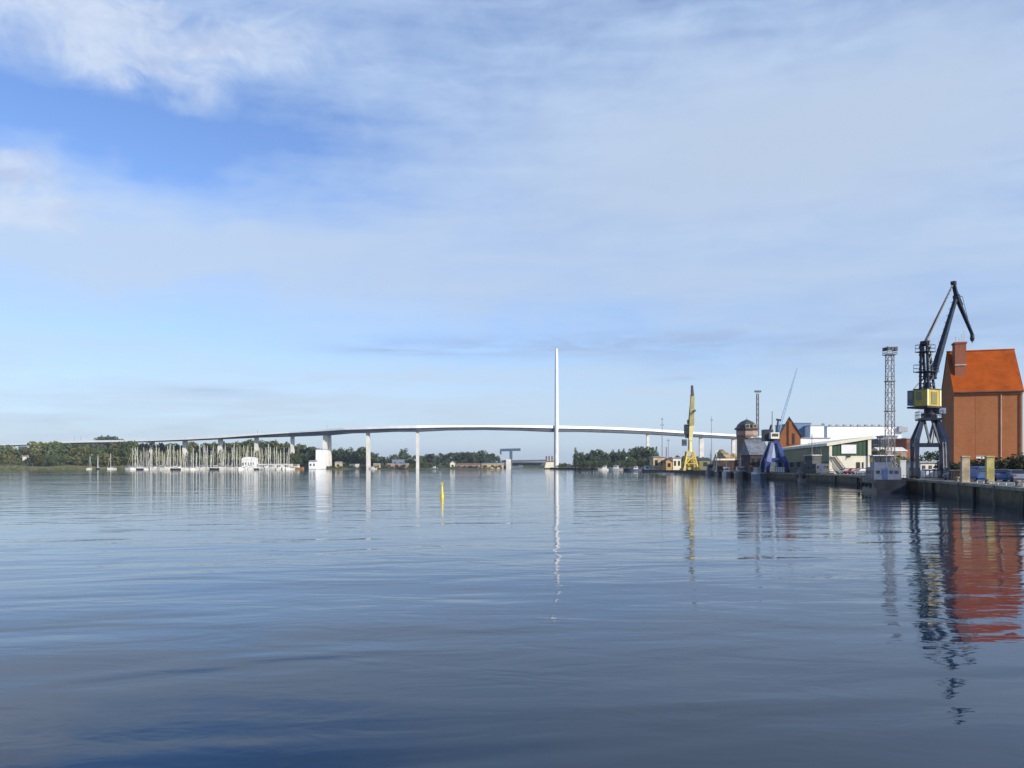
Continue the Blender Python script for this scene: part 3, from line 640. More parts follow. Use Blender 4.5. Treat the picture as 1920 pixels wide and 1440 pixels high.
house('shore_cabin', "small beige cabin with grey roof right of the double bridge pier", 628, 640, 880, 868, 828, 6, M['beige'], 'gable', 865.5, M['greyroof'], win=1)
house('shore_cabin', "pale cabin beside the foot of the thick leaning pier", 700, 712, 880, 871, 832, 6, M['beige'], 'gable', 868.5, M['greyroof'], win=2)
# ------------------------------------------------------------------ boats
def hull_mb(L, B, hgt, sheer=0.25, draft=0.35, stern=0.8, mi_top=0, n=14):
    """bow towards +Y, origin at the waterline amidships; mi 0 topsides, mi 1 bottom, mi 2 deck"""
    mb = MB(); rings = []
    for k in range(n + 1):
        t = k / n; y = -L / 2 + L * t
        hb = B / 2 * (stern + (1 - stern) * min(1, t / 0.35) ** 0.7) * (1 - max(0, (t - 0.5) / 0.5) ** 2.3); hb = max(hb, 0.03)
        dz = hgt * (1 + sheer * (2 * t - 0.75) ** 2); rake = 0.06 * L * max(0, (t - .6) / .4)
        rings.append([Vector((-hb * .55, y - rake * .5, -draft)), Vector((-hb * .93, y, 0.0)), Vector((-hb, y + rake * .3, dz)), Vector((hb, y + rake * .3, dz)), Vector((hb * .93, y, 0.0)), Vector((hb * .55, y - rake * .5, -draft))])
    for j in range(n):
        a, b = rings[j], rings[j + 1]
        for k, mi in ((0, 1), (1, 0), (2, 2), (3, 0), (4, 1)): mb.mesh([a[k], b[k], b[k + 1], a[k + 1]], [(3, 2, 1, 0)], mi, mi == 0)
    mb.mesh(rings[0], [(0, 1, 2, 3, 4, 5)], 0)
    return mb
def local(mbf, name, mats, parent):
    """part given in the thing's own frame"""
    o = bpy.data.objects.new(name, mbf.data(name, mats, Matrix.Identity(4))); COL.objects.link(o); o.parent = parent; ROOTM[o.name] = ROOTM[parent.name]; return o

def make_yacht(label, group, hullm, cover):
    y = thing('sailing_yacht', label, 'sailing yacht', (0, 0, 0), group)
    local(hull_mb(10.5, 3.3, 1.15), 'hull', [hullm, M['boot'], M['conc']], y)
    c = MB(); c.hexa([Vector(p) for p in ((-1.0, -1.6, 1.1), (1.0, -1.6, 1.1), (.75, 2.6, 1.1), (-.75, 2.6, 1.1))], [Vector(p) for p in ((-.85, -1.4, 1.75), (.85, -1.4, 1.75), (.5, 2.0, 1.55), (-.5, 2.0, 1.55))]); cab = local(c, 'cabin', M['gel'], y)
    w = MB()
    for s in (-1, 1): w.hexa([Vector((s * .97 - .02, -1.1, 1.3)), Vector((s * .97 + .02, -1.1, 1.3)), Vector((s * .86 + .02, 1.2, 1.3)), Vector((s * .86 - .02, 1.2, 1.3))], [Vector((s * .91 - .02, -1.1, 1.52)), Vector((s * .91 + .02, -1.1, 1.52)), Vector((s * .80 + .02, 1.2, 1.5)), Vector((s * .80 - .02, 1.2, 1.5))])
    local(w, 'window', M['glass'], cab)
    m = MB(); m.tube((0, .9, 1.2), (0, .9, 15.0), .19, .13, 6); m.beam((-.9, .9, 7.5), (.9, .9, 7.5), .12, .12); m.beam((-.6, .9, 11), (.6, .9, 11), .12, .12)
    local(m, 'mast', M['gel'], y)
    m = MB(); m.tube((0, 4.9, 1.5), (0, 1.1, 13.8), .11, .07, 5); m.tube((0, -5.0, 1.4), (0, .8, 14.9), .03, .03, 4); local(m, 'furled_jib', M['gel'], y)
    m = MB(); m.tube((0, .7, 2.5), (0, -3.6, 2.45), .11, .1, 6); b = local(m, 'boom', M['gel'], y)
    m = MB(); m.tube((0, .6, 2.72), (0, -3.5, 2.62), .24, .16, 6); local(m, 'sail_cover', cover, b)
    return y
ya = make_yacht("white sailing yacht with a bare pale mast berthed in the packed marina row", "white yachts in the marina", M['gel'], M['sailblue'])
yb = make_yacht("dark-hulled sailing yacht with a bare pale mast berthed in the packed marina row", "dark-hulled yachts in the marina", M['darkhull'], M['gel'])
first = {id(ya): True, id(yb): True}
pxs = []
px = 247.0
while px < 545: pxs.append(px); px += rnd.uniform(3.0, 7.2)
pxs += [168, 184, 209]
for i, px in enumerate(pxs):
    src = yb if i % 7 == 3 else ya
    D = rnd.uniform(655, 700) if i % 2 else rnd.uniform(700, 745)
    if px < 240: D = rnd.uniform(745, 775)
    o = src if first.pop(id(src), False) else copy_tree(src)
    if px < 240: o['label'] = {168: 'low-masted yacht lying alone before the thicket, farthest left of the marina', 184: 'low-masted yacht before the thicket, between two other lone yachts left of the marina', 209: 'low-masted yacht before the thicket, closest to the packed marina row on its left'}[px]; o['group'] = 'lone yachts left of the marina'
    o.location = (X(px, D), D, 0); ytop = rnd.choice((rnd.uniform(832, 840), rnd.uniform(838, 850), rnd.uniform(834, 846)))
    if px < 240: ytop = rnd.uniform(848, 858)
    s = (Z(ytop, D)) / 15.0; o.scale = (min(1.25, s), min(1.25, s), s); o.rotation_euler = (0, 0, rnd.choice((0, math.pi)) + rnd.gauss(0, .25))
m_ = MB()
for y0 in (700, 748): m_.box((X(395, y0), y0, 0.45), (X(545, y0) - X(245, y0), 2.2, .5))
jt = thing('marina_jetty', "long low floating jetty the yachts are berthed along", "jetty", (X(395, 700), 700, 0)); m_.build('walkway', M['conc'], jt)
for k in range(22):
    x = X(248 + k * 14, 702); m_ = MB(); m_.tube((x, 701.4, -2), (x, 701.4, 2.6), .22, .22, 6); m_.build('mooring_pile', M['bark'], jt)

def motor_boat(name, label, loc, rz, L=8.0, hullm=None, cabm=None, group=None, mast=0, cat='boat'):
    b = thing(name, label, cat, loc, group, rz)
    hm = hullm or M['gel']; B = L * .33; hg = L * .14
    local(hull_mb(L, B, hg, .3), 'hull', [hm, M['boot'], M['conc']], b)
    c = MB(); z0 = hg; z1 = hg + L * .20; c.hexa([Vector((-B * .36, -L * .18, z0)), Vector((B * .36, -L * .18, z0)), Vector((B * .32, L * .18, z0)), Vector((-B * .32, L * .18, z0))], [Vector((-B * .32, -L * .16, z1)), Vector((B * .32, -L * .16, z1)), Vector((B * .28, L * .10, z1)), Vector((-B * .28, L * .10, z1))])
    cb = local(c, 'wheelhouse', cabm or M['white'], b)
    w = MB(); zc = z0 + (z1 - z0) * .66; dz = (z1 - z0) * .3
    for s in (-1, 1): w.box((s * B * .337, -L * .01, zc), (.05, L * .2, dz))
    w.box((0, L * .135, zc), (B * .5, .07, dz), None, Vector((0, 1, -.0)), None); w.box((0, -L * .168, zc), (B * .4, .06, dz)); local(w, 'window', M['glass'], cb)
    r_ = MB(); r_.box((0, -L * .03, z1 + .06), (B * .76, L * .34, .1)); local(r_, 'roof', cabm or M['white'], cb)
    ra = MB()
    for s in (-1, 1):
        for k in range(4): ra.tube((s * B * .42, L * (.2 + .0 * k) - k * L * .18, hg), (s * B * .42, L * .2 - k * L * .18, hg + .8), .025, n=5)
        ra.tube((s * B * .42, L * .2, hg + .8), (s * B * .42, L * .2 - 3 * L * .18, hg + .8), .025, n=5)
    local(ra, 'railing', M['chrome'], b)
    if mast:
        m = MB(); m.tube((0, 0, z1), (0, 0, z1 + mast), .09, .05, 6); m.beam((-.8, 0, z1 + mast * .6), (.8, 0, z1 + mast * .6), .07, .07); m.tube((0, 0, z1 + mast * .25), (0, -L * .38, z1 + mast * .7), .06, .04, 5)
        for s in (-1, 1): m.tube((0, 0, z1 + mast * .95), (s * .1, s * L * .46, hg * 1.3), .018, n=4)
        local(m, 'mast', M['lattice'], b)
    return b
motor_boat('motor_boat', "tan wooden motor boat moored right of the last yachts", (X(556, 770), 770, 0), R(80), 14, M['trim'], M['cream'])
motor_boat('motor_boat', "small white motor boat lying at the foot of the thick leaning pier", (X(699, 790), 790, 0), R(85), 8)
motor_boat('motor_boat', "white motor boat on the shore below the wood under the main span", (X(814, 830), 830, .2), R(75), 8)
motor_boat('motor_boat', "white cabin boat moored below the poplar row, left of a taller one", (X(1138, 610) - 1, 618, 0), R(88), 10)
motor_boat('motor_boat', "taller white cabin boat with a mast moored below the poplar row", (X(1156, 600), 604, 0), R(70), 11, mast=6)
motor_boat('motor_boat', "small grey boat moored below the poplar row near the beige sheds", (X(1192, 560), 560, 0), R(80), 9, M['greyhull'], M['white'], mast=3)

# ------------------------------------------------------------------ yellow spar buoy
by = thing('spar_buoy', "yellow spar buoy floating alone in the open water", "buoy", (X(829, 92), 92, 0))
m_ = MB(); rr = [(-.5, .15), (-.1, .185), (.28, .185), (.5, .125), (1.3, .095), (1.36, .06)]
m_.loft([[Vector((by.location.x + r_ * math.cos(2 * math.pi * k / 14), 92 + r_ * math.sin(2 * math.pi * k / 14), z)) for k in range(14)] for z, r_ in rr]).build('float', M['buoy'], by)
m_ = MB()
for ang in (R(45), R(-45)): m_.beam(Vector((by.location.x, 92, 1.62)) + Vector((math.cos(ang), 0, math.sin(ang))) * .19, Vector((by.location.x, 92, 1.62)) - Vector((math.cos(ang), 0, math.sin(ang))) * .19, .07, .07)
m_.tube((by.location.x, 92, 1.3), (by.location.x, 92, 1.62), .04, n=6); m_.build('topmark', M['buoy'], by)

# ------------------------------------------------------------------ brick warehouse
C0 = Vector((71.8, 130, QZ)); WL, WD = 9.75, 9.4
def wp(e, d, z): return C0 + EV * e + DV * d + UP * (z - QZ)
ZE, ZR = 15.7, 22.6
wh = thing('brick_warehouse', "tall red brick warehouse with a steep orange tiled roof on the quay", "building", tuple(C0 + EV * WL / 2 + DV * WD / 2))
m_ = MB()
m_.hexa([wp(0, 0, QZ), wp(WL, 0, QZ), wp(WL, WD, QZ), wp(0, WD, QZ)], [wp(0, 0, ZE), wp(WL, 0, ZE), wp(WL, WD, ZE), wp(0, WD, ZE)])
for e in (0.0, WL - .25): m_.prism([wp(e, 0.02, ZE), wp(e, WD - .02, ZE), wp(e, WD / 2, ZR - .05)], EV * .25)
for e, w in ((0.0, .5), (3.1, .3), (6.6, .3), (WL - .5, .5)):                # shallow pilasters
    m_.box(wp(e + w / 2, -.009, (ZE + QZ) / 2 - .3), (w, .018, ZE - QZ - .6), EV, DV)
m_.box(wp(WL / 2, -.09, ZE - .35), (WL + .16, .18, .5), EV, DV)                # cornice
m_.build('wall', M['brick'], wh)
m_ = MB(); t = .16
for sgn, e0 in ((1, -.35), (-1, WD + .35)):
    d0 = e0; d1 = WD / 2
    zz0 = ZE - .25
    m_.prism([wp(-.12, d0, zz0), wp(-.12, d1, ZR), wp(-.12, d1, ZR + .22), wp(-.12, d0, zz0 + .2)], EV * (WL + .24))
rf = m_.build('roof', M['tile'], wh)
m_ = MB(); m_.tube(wp(-.14, WD / 2, ZR + .22), wp(WL + .14, WD / 2, ZR + .22), .14, n=8); m_.build('ridge_tiles', M['tile'], rf)
m_ = MB(); m_.tube(wp(-.15, -.42, ZE - .2), wp(WL + .15, -.42, ZE - .2), .10, n=8); m_.build('gutter', M['slate'], wh)
for e, mt_ in ((6.72, 'pipe'), (9.4, 'brown')):
    m_ = MB(); m_.tube(wp(e, -.12, QZ), wp(e, -.12, ZE - .3), .06, n=8)
    for z in range(4, 15, 3): m_.box(wp(e, -.08, z), (.18, .13, .08), EV, DV)
    m_.build('downpipe', M[mt_], wh)
st = MB(); e0, e1, d0, d1 = .5, 2.15, 1.6, 3.6; zt = 23.7
st.hexa([wp(e0, d0, 17.2), wp(e1, d0, 17.2), wp(e1, d1, 17.2), wp(e0, d1, 17.2)], [wp(e0, d0, zt), wp(e1, d0, zt), wp(e1, d1, zt), wp(e0, d1, zt)])
sh = st.build('stair_head', M['brick_b'], wh)
m_ = MB(); m_.hexa([wp(e0 - .12, d0 - .12, zt), wp(e1 + .12, d0 - .12, zt), wp(e1 + .12, d1 + .12, zt), wp(e0 - .12, d1 + .12, zt)], [wp(e0 - .12, d0 - .12, zt + .28), wp(e1 + .12, d0 - .12, zt + .28), wp(e1 + .12, d1 + .12, zt + .28), wp(e0 - .12, d1 + .12, zt + .28)]); m_.build('parapet', M['brick_b'], sh)
m_ = MB(); m_.box(wp((e0 + e1) / 2, d0 - .07, 20.2), (1.66, .12, .2), EV, DV); m_.build('lead_flashing', M['pipe'], sh)
for e, h in ((.8, .9), (1.3, .6), (1.7, 1.3), (2.0, 1.7)):
    m_ = MB(); m_.tube(wp(e, 2.4, zt + .28), wp(e, 2.4, zt + .28 + h), .045, .03, 6); m_.box(wp(e, 2.4, zt + .2 + h), (.1, .1, .35)); m_.build('antenna', M['pipe'], sh)
for k in range(4):        # ground-floor openings, mostly behind the hedge
    m_ = MB(); m_.box(wp(1.3 + k * 2.4, -.03, 3.2), (1.1, .08, 2.2), EV, DV); m_.build('window', M['glass'], wh)
m_ = MB(); m_.box(wp(.0, 4.7, 3.3) - EV * .03, (.08, 2.2, 3.0), EV, DV); m_.build('door', M['brown'], wh)

# low sheds and walls behind, right of the warehouse
for (px, D, h, lab) in ((1796, 114, 3.4, "dark bush at the left corner of the brick warehouse"), (1822, 112, 3.5, "dark bush between the beige post and the notice board"), (1840, 112, 3.0, "dark bush below the notice board"),
                        (1858, 110, 3.6, "dark bush behind the yellow post"), (1876, 110, 3.4, "dark bush in front of the warehouse downpipe"), (1895, 108, 3.6, "dark bush between the downpipe and the right end of the warehouse"), (1913, 106, 4.4, "tallest dark bush, at the right edge of the warehouse foot")):
    tree('bush', lab, 'dark bushes along the warehouse foot', (X(px, D), D, QZ - .3), h + .3, 'bush', 'leaf_shrub', 1.15, 'bush')
tree('bush', "olive bush behind the moored grey boat, right of the green hall", None, (X(1648, 205), 205, QZ), Z(836, 205) - QZ, 'broad', 'leaf_olive', 1.05, 'bush')
tree('bush', "wide dark olive bush right of the green hall corner", None, (X(1662, 215), 215, QZ), Z(842, 215) - QZ, 'bush', 'leaf_mid', .9, 'bush')
tree('deciduous_tree', "dark tree seen through the legs of the navy crane", None, (X(1744, 170), 170, QZ), Z(845, 170) - QZ, 'broad', 'leaf_dark', .9)
sn = thing('notice_board', "small pink and white notice board above the bushes by the brick wall", "sign", tuple(wp(3.6, -1.2, QZ)))
m_ = MB(); m_.box(wp(3.6, -1.2, 5.05), (1.3, .06, .5), EV, DV); m_.build('panel', M['white'], sn); m_ = MB(); m_.box(wp(3.6, -1.24, 5.22), (1.3, .05, .14), EV, DV); m_.build('header', M['dullpink'], sn)
m_ = MB()
for e in (3.1, 4.1): m_.tube(wp(e, -1.16, QZ), wp(e, -1.16, 5.3), .04, n=6)
m_.build('post', M['chrome'], sn)

# ------------------------------------------------------------------ posts, bollards, bench of the quay
def qpost(px0, px1, D, ytop, label, m, cant):
    x0, x1 = X(px0, D), X(px1, D); c = Vector(((x0 + x1) / 2, D, QZ)); w = x1 - x0; zt = Z(ytop, D)
    t = thing('concrete_post', label, 'post', tuple(c)); s = MB()
    lo = [c + EV * a * w / 2 + DV * b * .4 for a, b in ((-1, -1), (1, -1), (1, 1), (-1, 1))]
    s.hexa(lo, [p * 1 + UP * (zt - QZ) - (p - c) * .06 for p in lo]); s.build('shaft', m, t)
    s = MB(); s.hexa([c + (p - c) * 1.12 + UP * (zt - QZ) for p in lo], [c + (p - c) * 1.05 + UP * (zt - QZ + .12) for p in lo]); s.build('cap', m, t)
    s = MB(); s.hexa([c + (p - c) * 1.25 for p in lo], [c + (p - c) * 1.2 + UP * .14 for p in lo]); s.build('foot', M['coping'], t)
qpost(1803, 1816.5, 86, 857, "square beige concrete post on the quay before the warehouse", M['post2'], 0)
qpost(1849, 1862, 83, 857, "square yellow concrete post on the quay, right of the beige one", M['post'], 0)
def bollard(y, label):
    x = edge_x(y) + .75; t = thing('mooring_bollard', label, 'bollard', (x, y, QZ + .06), 'mooring bollards along the quay edge')
    m = MB(); m.loft([ring((x, y), QZ + .06 + z, r_, r_, 14) for z, r_ in ((0, .22), (.08, .19), (.34, .16), (.40, .25), (.50, .27), (.56, .18))]); m.build('body', M['coping'], t)
    m = MB(); m.loft([ring((x, y), QZ + .055, .34, .34, 14), ring((x, y), QZ + .10, .32, .32, 14)]); m.build('base_plate', M['rust'], t)
for y, l in ((70.5, "pale mooring bollard on the quay edge nearest the right border"), (80, "pale mooring bollard on the quay edge at the foot of the yellow post"), (92, "pale mooring bollard on the quay edge left of the beige post"), (124, "mooring bollard on the quay edge beyond the navy crane")): bollard(y, l)
hr = thing('harbour_railing', "low white pipe rail along the quay edge beneath the warehouse", "railing", (edge_x(76), 76, QZ))
m_ = MB()
for a in range(3): y0 = 70 + a * 5; m_.tube((edge_x(y0) + 1.15, y0, QZ + .30), (edge_x(y0 + 5) + 1.15, y0 + 5, QZ + .30), .05, n=6)
m_.build('rail', M['white'], hr)
for a in range(7):
    y0 = 70 + a * 2.5; m_ = MB(); m_.tube((edge_x(y0) + 1.15, y0, QZ), (edge_x(y0) + 1.15, y0, QZ + .34), .04, n=6); m_.build('post', M['white'], hr)
tr = thing('crane_rails', "pair of steel crane rails set along the quay", "rail track", (60, 113, QZ))
for v in (.95, 4.75):
    m_ = MB()
    for a, b in zip(EDGE[3:7], EDGE[4:7]): m_.beam((a[0] + v, a[1], QZ + .03), (b[0] + v, b[1], QZ + .03), .08, .08)
    m_.build('rail', M['chrome'], tr)

# ------------------------------------------------------------------ cars
def car(label, loc, rz, paint, L=4.3, hgt=1.45, van=False, group=None):
    t = thing('parked_car', label, 'car' if not van else 'van', loc, group, rz)
    W_ = 1.75; b = MB()
    if van: pr = [(-.5, .28), (-.5, .95), (-.47, 1.0), (.28, 1.0), (.38, .58), (.49, .50), (.5, .28)]
    else: pr = [(-.5, .35), (-.5, .60), (-.46, .66), (-.30, .68), (-.20, .97), (.08, 1.0), (.24, .66), (.44, .58), (.5, .48), (.5, .30)]
    rings = []
    for s, k, dz in ((-.5, .93, 0.04), (-.46, 1, 0), (.46, 1, 0), (.5, .93, 0.04)):
        rings.append([Vector((s * W_ * (1 if z < .7 else .86), y * L * (k if z > .5 else 1), z * hgt * (1 if z < .7 else 1) - (dz * hgt if z > .5 else 0) - .12)) for y, z in pr])
    b.loft(rings, smooth=False); b.box((0, 0, .28), (W_ * .9, L * .9, .2)); bd = local(b, 'body', paint, t)
    w = MB()
    if van: wn = [(-.44, .66), (-.44, .93), (.26, .93), (.34, .64)]
    else: wn = [(-.27, .69), (-.185, .93), (.07, .95), (.19, .69)]
    for s in (-1, 1): w.prism([Vector((s * W_ * .433 + (0 if s < 0 else -.02), y * L * .985, z * hgt - .13)) for y, z in wn], Vector((s * .03 + .0, 0, 0)))
    local(w, 'side_window', M['glass'], t)
    hw = W_ * .38
    if van: ys = ((.295, .95, .385, .62), (-.505, .9, -.507, .65))
    else: ys = ((.09, .97, .235, .70), (-.21, .95, -.30, .71))
    for nm_, (y1, z1, y0, z0) in zip(('windscreen', 'rear_window'), ys):
        w = MB(); sg = 1 if y1 > 0 else -1; o = Vector((0, sg * .012, .012)); q_ = [Vector((-hw * 1.1, y0 * L, z0 * hgt - .12)), Vector((hw * 1.1, y0 * L, z0 * hgt - .12)), Vector((hw, y1 * L, z1 * hgt - .12)), Vector((-hw, y1 * L, z1 * hgt - .12))]
        w.prism([p + o for p in q_], o * 1.5); local(w, nm_, M['glass'], t)
    for sx in (-1, 1):
        for yy_ in (-.31, .31):
            m = MB(); m.tube((sx * W_ * .40, yy_ * L, .32), (sx * W_ * .51, yy_ * L, .32), .32, n=14); wl = local(m, 'wheel', M['black'], t)
            m = MB(); m.tube((sx * W_ * .505, yy_ * L, .32), (sx * W_ * .52, yy_ * L, .32), .19, n=12); local(m, 'rim', M['chrome'], wl)
    for sx in (-1, 1):
        m = MB(); m.box((sx * W_ * .34, L * .497, .43 * hgt), (.34, .06, .14)); local(m, 'headlight', M['gel'], t)
        m = MB(); m.box((sx * W_ * .38, -L * .499, .50 * hgt), (.22, .05, .18)); local(m, 'taillight', M['redcar'], t)
    return t
QA = -math.atan2(.297, .955)
def at(px, D, z=QZ): return (X(px, D), D, z)
car("bright blue van parked between the beige and yellow concrete posts", at(1836, 97), QA + R(6), M['bluecar'], 4.2, 1.95, True)
car("blue hatchback parked right behind the yellow concrete post", at(1877, 96), QA + R(-4), M['bluecar'], 4.1, 1.6)
car("slate-grey car parked at the right border of the quay", at(1904, 94), QA + R(3), M['greycar'], 4.2, 1.55)
car("white car parked under the portal of the navy crane", at(1738, 126), QA + R(60), M['whitecar'], 4.4, 1.5)
car("white estate car with a second white one behind it inside the crane legs", at(1757, 128), QA + R(70), M['whitecar'], 4.5, 1.5)
car("silver-grey van parked right of the crane legs by the warehouse gable", at(1783, 119), QA + R(20), M['greyhull'], 4.4, 2.0, True)
car("dark grey car parked behind the beige post", at(1792, 106), QA + R(10), M['greycar'], 4.2, 1.45)

# ------------------------------------------------------------------ near portal crane
CC = Vector((59.0, 113.15, QZ))
J = Vector((.85, .53, 0)).normalized(); JP = Vector((.53, -.85, 0)).normalized()
def cr(r, p, z): return CC + J * r + JP * p + UP * (z - QZ)       # along the jib, across it, absolute height
def pz(py, r=0): return Z(py, CC.y + .53 * r)
nc = thing('portal_crane', "tall navy level-luffing harbour crane with a yellow machine house standing before the brick warehouse", "crane", tuple(CC))
def pf(u, v, z): return CC + DV * u + EV * v + UP * (z - QZ)
kz, tz, bz = 7.4, 10.1, 3.3
for su in (-1, 1):
    for sv in (-1, 1):
        foot = pf(su * 2.1, sv * 1.9, bz); knee = pf(su * 1.75, sv * 1.85, kz); top = pf(su * .95, sv * 1.0, tz - .1)
        m_ = MB(); m_.beam(foot, knee, .36, .45, 0, DV, .62, .6); m_.beam(knee - (knee - foot).normalized() * .05, top, .62, .6, 0, DV, .42, .45); lg = m_.build('leg', M['navyleg'], nc)
        m_ = MB(); c = pf(su * 2.1, sv * 1.9, 2.62); m_.box(c, (.55, 2.2, .75), EV, DV); m_.box(c + UP * .55, (.6, 1.0, .5), EV, DV)
        bg = m_.build('bogie', M['navy'], lg)
        m_ = MB()
        for k in (-.75, -.25, .25, .75): w = c + DV * k - UP * .42; m_.tube(w - EV * .16, w + EV * .16, .33, n=14)
        m_.build('wheel', M['black'], bg)
m_ = MB(); m_.box(pf(0, 0, tz + .12), (3.1, 3.0, .26), EV, DV); m_.box(pf(0, 0, tz + .45), (1.7, 1.7, .5), EV, DV); pt = m_.build('platform', M['navy'], nc)
m_ = MB()
for su, sv, eu, ev in ((-1, -1, 1, -1), (1, -1, 1, 1), (1, 1, -1, 1), (-1, 1, -1, -1)):
    for h in (.5, 1.0): m_.tube(pf(su * 1.5, sv * 1.55, tz + .25 + h), pf(eu * 1.5, ev * 1.55, tz + .25 + h), .03, n=5)
    for k in range(4): q_ = pf(su * 1.5 + (eu - su) * 1.5 * k / 4, sv * 1.55 + (ev - sv) * 1.55 * k / 4, tz + .25); m_.tube(q_, q_ + UP, .03, n=5)
m_.build('railing', M['navy'], pt)
m_ = MB()
for su in (-1, 1): m_.beam(pf(su * 1.75, -1.9, 6.6), pf(su * 1.75, 1.9, 6.6), .5, .35, 0, DV)
for sv in (-1, 1): m_.beam(pf(-1.75, sv * 1.85, 6.6), pf(1.75, sv * 1.85, 6.6), .5, .35, 0, EV)
m_.build('portal_beam', M['navy'], nc)
for a, b in (((-1.75, -.2, 6.7), (-.7, -.75, tz)), ((-1.75, .2, 6.7), (-.7, .75, tz)), ((1.75, .2, 6.7), (.7, .75, tz)), ((-1.75, 1.0, 6.7), (-.9, .2, tz))):
    m_ = MB(); m_.beam(pf(*a), pf(*b), .26, .26); m_.build('brace', M['navyleg'], nc)
m_ = MB()                                            # ladder on the near right leg
for o in (-.18, .18): m_.beam(pf(-2.45, 1.6 + o, 2.4), pf(-2.1, 1.5 + o, 7.0), .05, .05)
for k in range(14): z = 2.6 + k * .32; m_.beam(pf(-2.44 + k * .024, 1.42, z), pf(-2.44 + k * .024, 1.78, z), .04, .04)
m_.build('ladder', M['chrome'], nc)
m_ = MB(); m_.tube(cr(-.1, 0, tz + .7), cr(-.1, 0, 12.1), .62, n=14); m_.tube(cr(-.1, 0, tz + .68), cr(-.1, 0, tz + 1.0), .95, n=16); m_.build('slewing_column', M['navy'], nc)
HZ0, HZ1 = pz(763), pz(732.5)
m_ = MB(); hc = cr(-1.2, 0, (HZ0 + HZ1) / 2); m_.box(hc + JP * .45, (3.4, 1.9, HZ1 - HZ0), J, JP); hs = m_.build('machine_house', M['yellow'], nc)
m_ = MB(); m_.box(cr(-1.2, .45, HZ1 + .06), (3.6, 2.1, .12), J, JP); m_.build('roof', M['slate'], hs)
m_ = MB(); m_.box(cr(-1.2, 0, HZ0 - .13), (3.55, 2.95, .26), J, JP); m_.build('floor_frame', M['navy'], hs)
for r0, r1 in ((-1.9, -.5),): m_ = MB(); m_.box(cr((r0 + r1) / 2, 1.42, (HZ0 + HZ1) / 2 - .05), (r1 - r0, .08, 1.7), J, JP); m_.build('door', M['olive'], hs)
m_ = MB()
for r_ in (-2.75, .35): m_.box(cr(r_, 1.425, (HZ0 + HZ1) / 2), (.28, .09, HZ1 - HZ0 - .1), J, JP)
m_.build('white_frame', M['cream'], hs)
for p in (.25,):
    m_ = MB(); m_.box(cr(-2.92, p, (HZ0 + HZ1) / 2 + .25), (.08, .65, 1.1), J, JP); m_.build('window', M['glass'], hs)
# operator cab hung on the left front corner
m_ = MB(); m_.box(cr(-2.1, -.98, (HZ0 + HZ1) / 2 + .05), (1.7, .92, 2.1), J, JP); cb = m_.build('operator_cab', M['bridgeblue'], nc)
m_ = MB(); m_.box(cr(-2.96, -.98, (HZ0 + HZ1) / 2 + .35), (.07, .72, 1.1), J, JP); m_.box(cr(-2.1, -1.455, (HZ0 + HZ1) / 2 + .35), (1.4, .07, 1.1), J, JP); m_.build('window', M['glass'], cb)
m_ = MB(); m_.box(cr(1.2, .3, HZ0 - .55), (1.7, 1.9, .8), J, JP); m_.build('counterweight', M['greyhull'], nc)
# tower
def tw(z): return -.45 - .09 * (z - 14)
m_ = MB()
for sp in (-1, 1):
    for sr in (-1, 1): m_.beam(cr(tw(HZ1) + sr * .70, sp * .62, HZ1), cr(tw(pz(646)) + sr * .22, sp * .42, pz(646)), .26, .26, 0, J)
for k in range(7):
    z = HZ1 + k * 1.0; f = 1 - k / 8.5
    for sp in (-1, 1):
        m_.beam(cr(tw(z) - .85 * f, sp * .68, z), cr(tw(z + 1) + .8 * f, sp * .66, z + 1), .14, .14); m_.beam(cr(tw(z) - .85 * f, sp * .68, z), cr(tw(z) + .85 * f, sp * .68, z), .14, .14)
for k in range(2): z = HZ1 + .2 + k * 1.5; m_.box(cr(tw(z) - .0, 0, z + .5), (.8 - k * .2, .7, .9), J, JP)
twr = m_.build('tower', M['navy'], nc)
for y_, ww in ((661, 1.5), (698, 2.0)):
    m_ = MB(); z = pz(y_); m_.box(cr(tw(z), 0, z), (ww + .6, ww + .3, .1), J, JP)
    for a, b in ((-1, -1), (1, -1), (1, 1), (-1, 1)): m_.tube(cr(tw(z) + a * (ww + .5) / 2, b * (ww + .2) / 2, z), cr(tw(z) + a * (ww + .5) / 2, b * (ww + .2) / 2, z + 1), .03, n=5)
    for a0, b0, a1, b1 in ((-1, -1, 1, -1), (1, -1, 1, 1), (1, 1, -1, 1), (-1, 1, -1, -1)):
        for h in (.5, 1): m_.tube(cr(tw(z) + a0 * (ww + .5) / 2, b0 * (ww + .2) / 2, z + h), cr(tw(z) + a1 * (ww + .5) / 2, b1 * (ww + .2) / 2, z + h), .03, n=5)
    m_.build('platform', M['navy'], twr)
m_ = MB(); m_.tube(cr(tw(21), -.5, pz(645)), cr(tw(21), .5, pz(645)), .38, n=12); m_.build('sheave', M['navy'], twr)
# jib, fly jib, backstay
jf = (.75, pz(709, .7)); jh = (6.9, pz(557, 7)); tip = (6.2, pz(531, 6)); hk = (11.2, pz(627, 11))
m_ = MB()
a0, a1 = cr(jf[0], 0, jf[1]), cr(jh[0], 0, jh[1])
dj = (a1 - a0).normalized(); nj = dj.cross(JP).normalized()
am = a0.lerp(a1, .3)
m_.beam(a0, am, .95, .32, 0, JP.cross(dj), .62, .72); m_.beam(am, a1, .62, .72, 0, JP.cross(dj), .40, .42)
for k in range(1, 12): c = a0.lerp(a1, k / 12); m_.beam(c - JP * .34 - nj * .40, c + JP * .34 - nj * .40, .06, .06)
m_.tube(a0 - JP * .6, a0 + JP * .6, .2, n=10)
m_.build('jib', M['navy'], nc)
p_t, p_p, p_h = cr(tip[0], 0, tip[1]), cr(jh[0] + .1, 0, jh[1]), cr(hk[0], 0, hk[1])
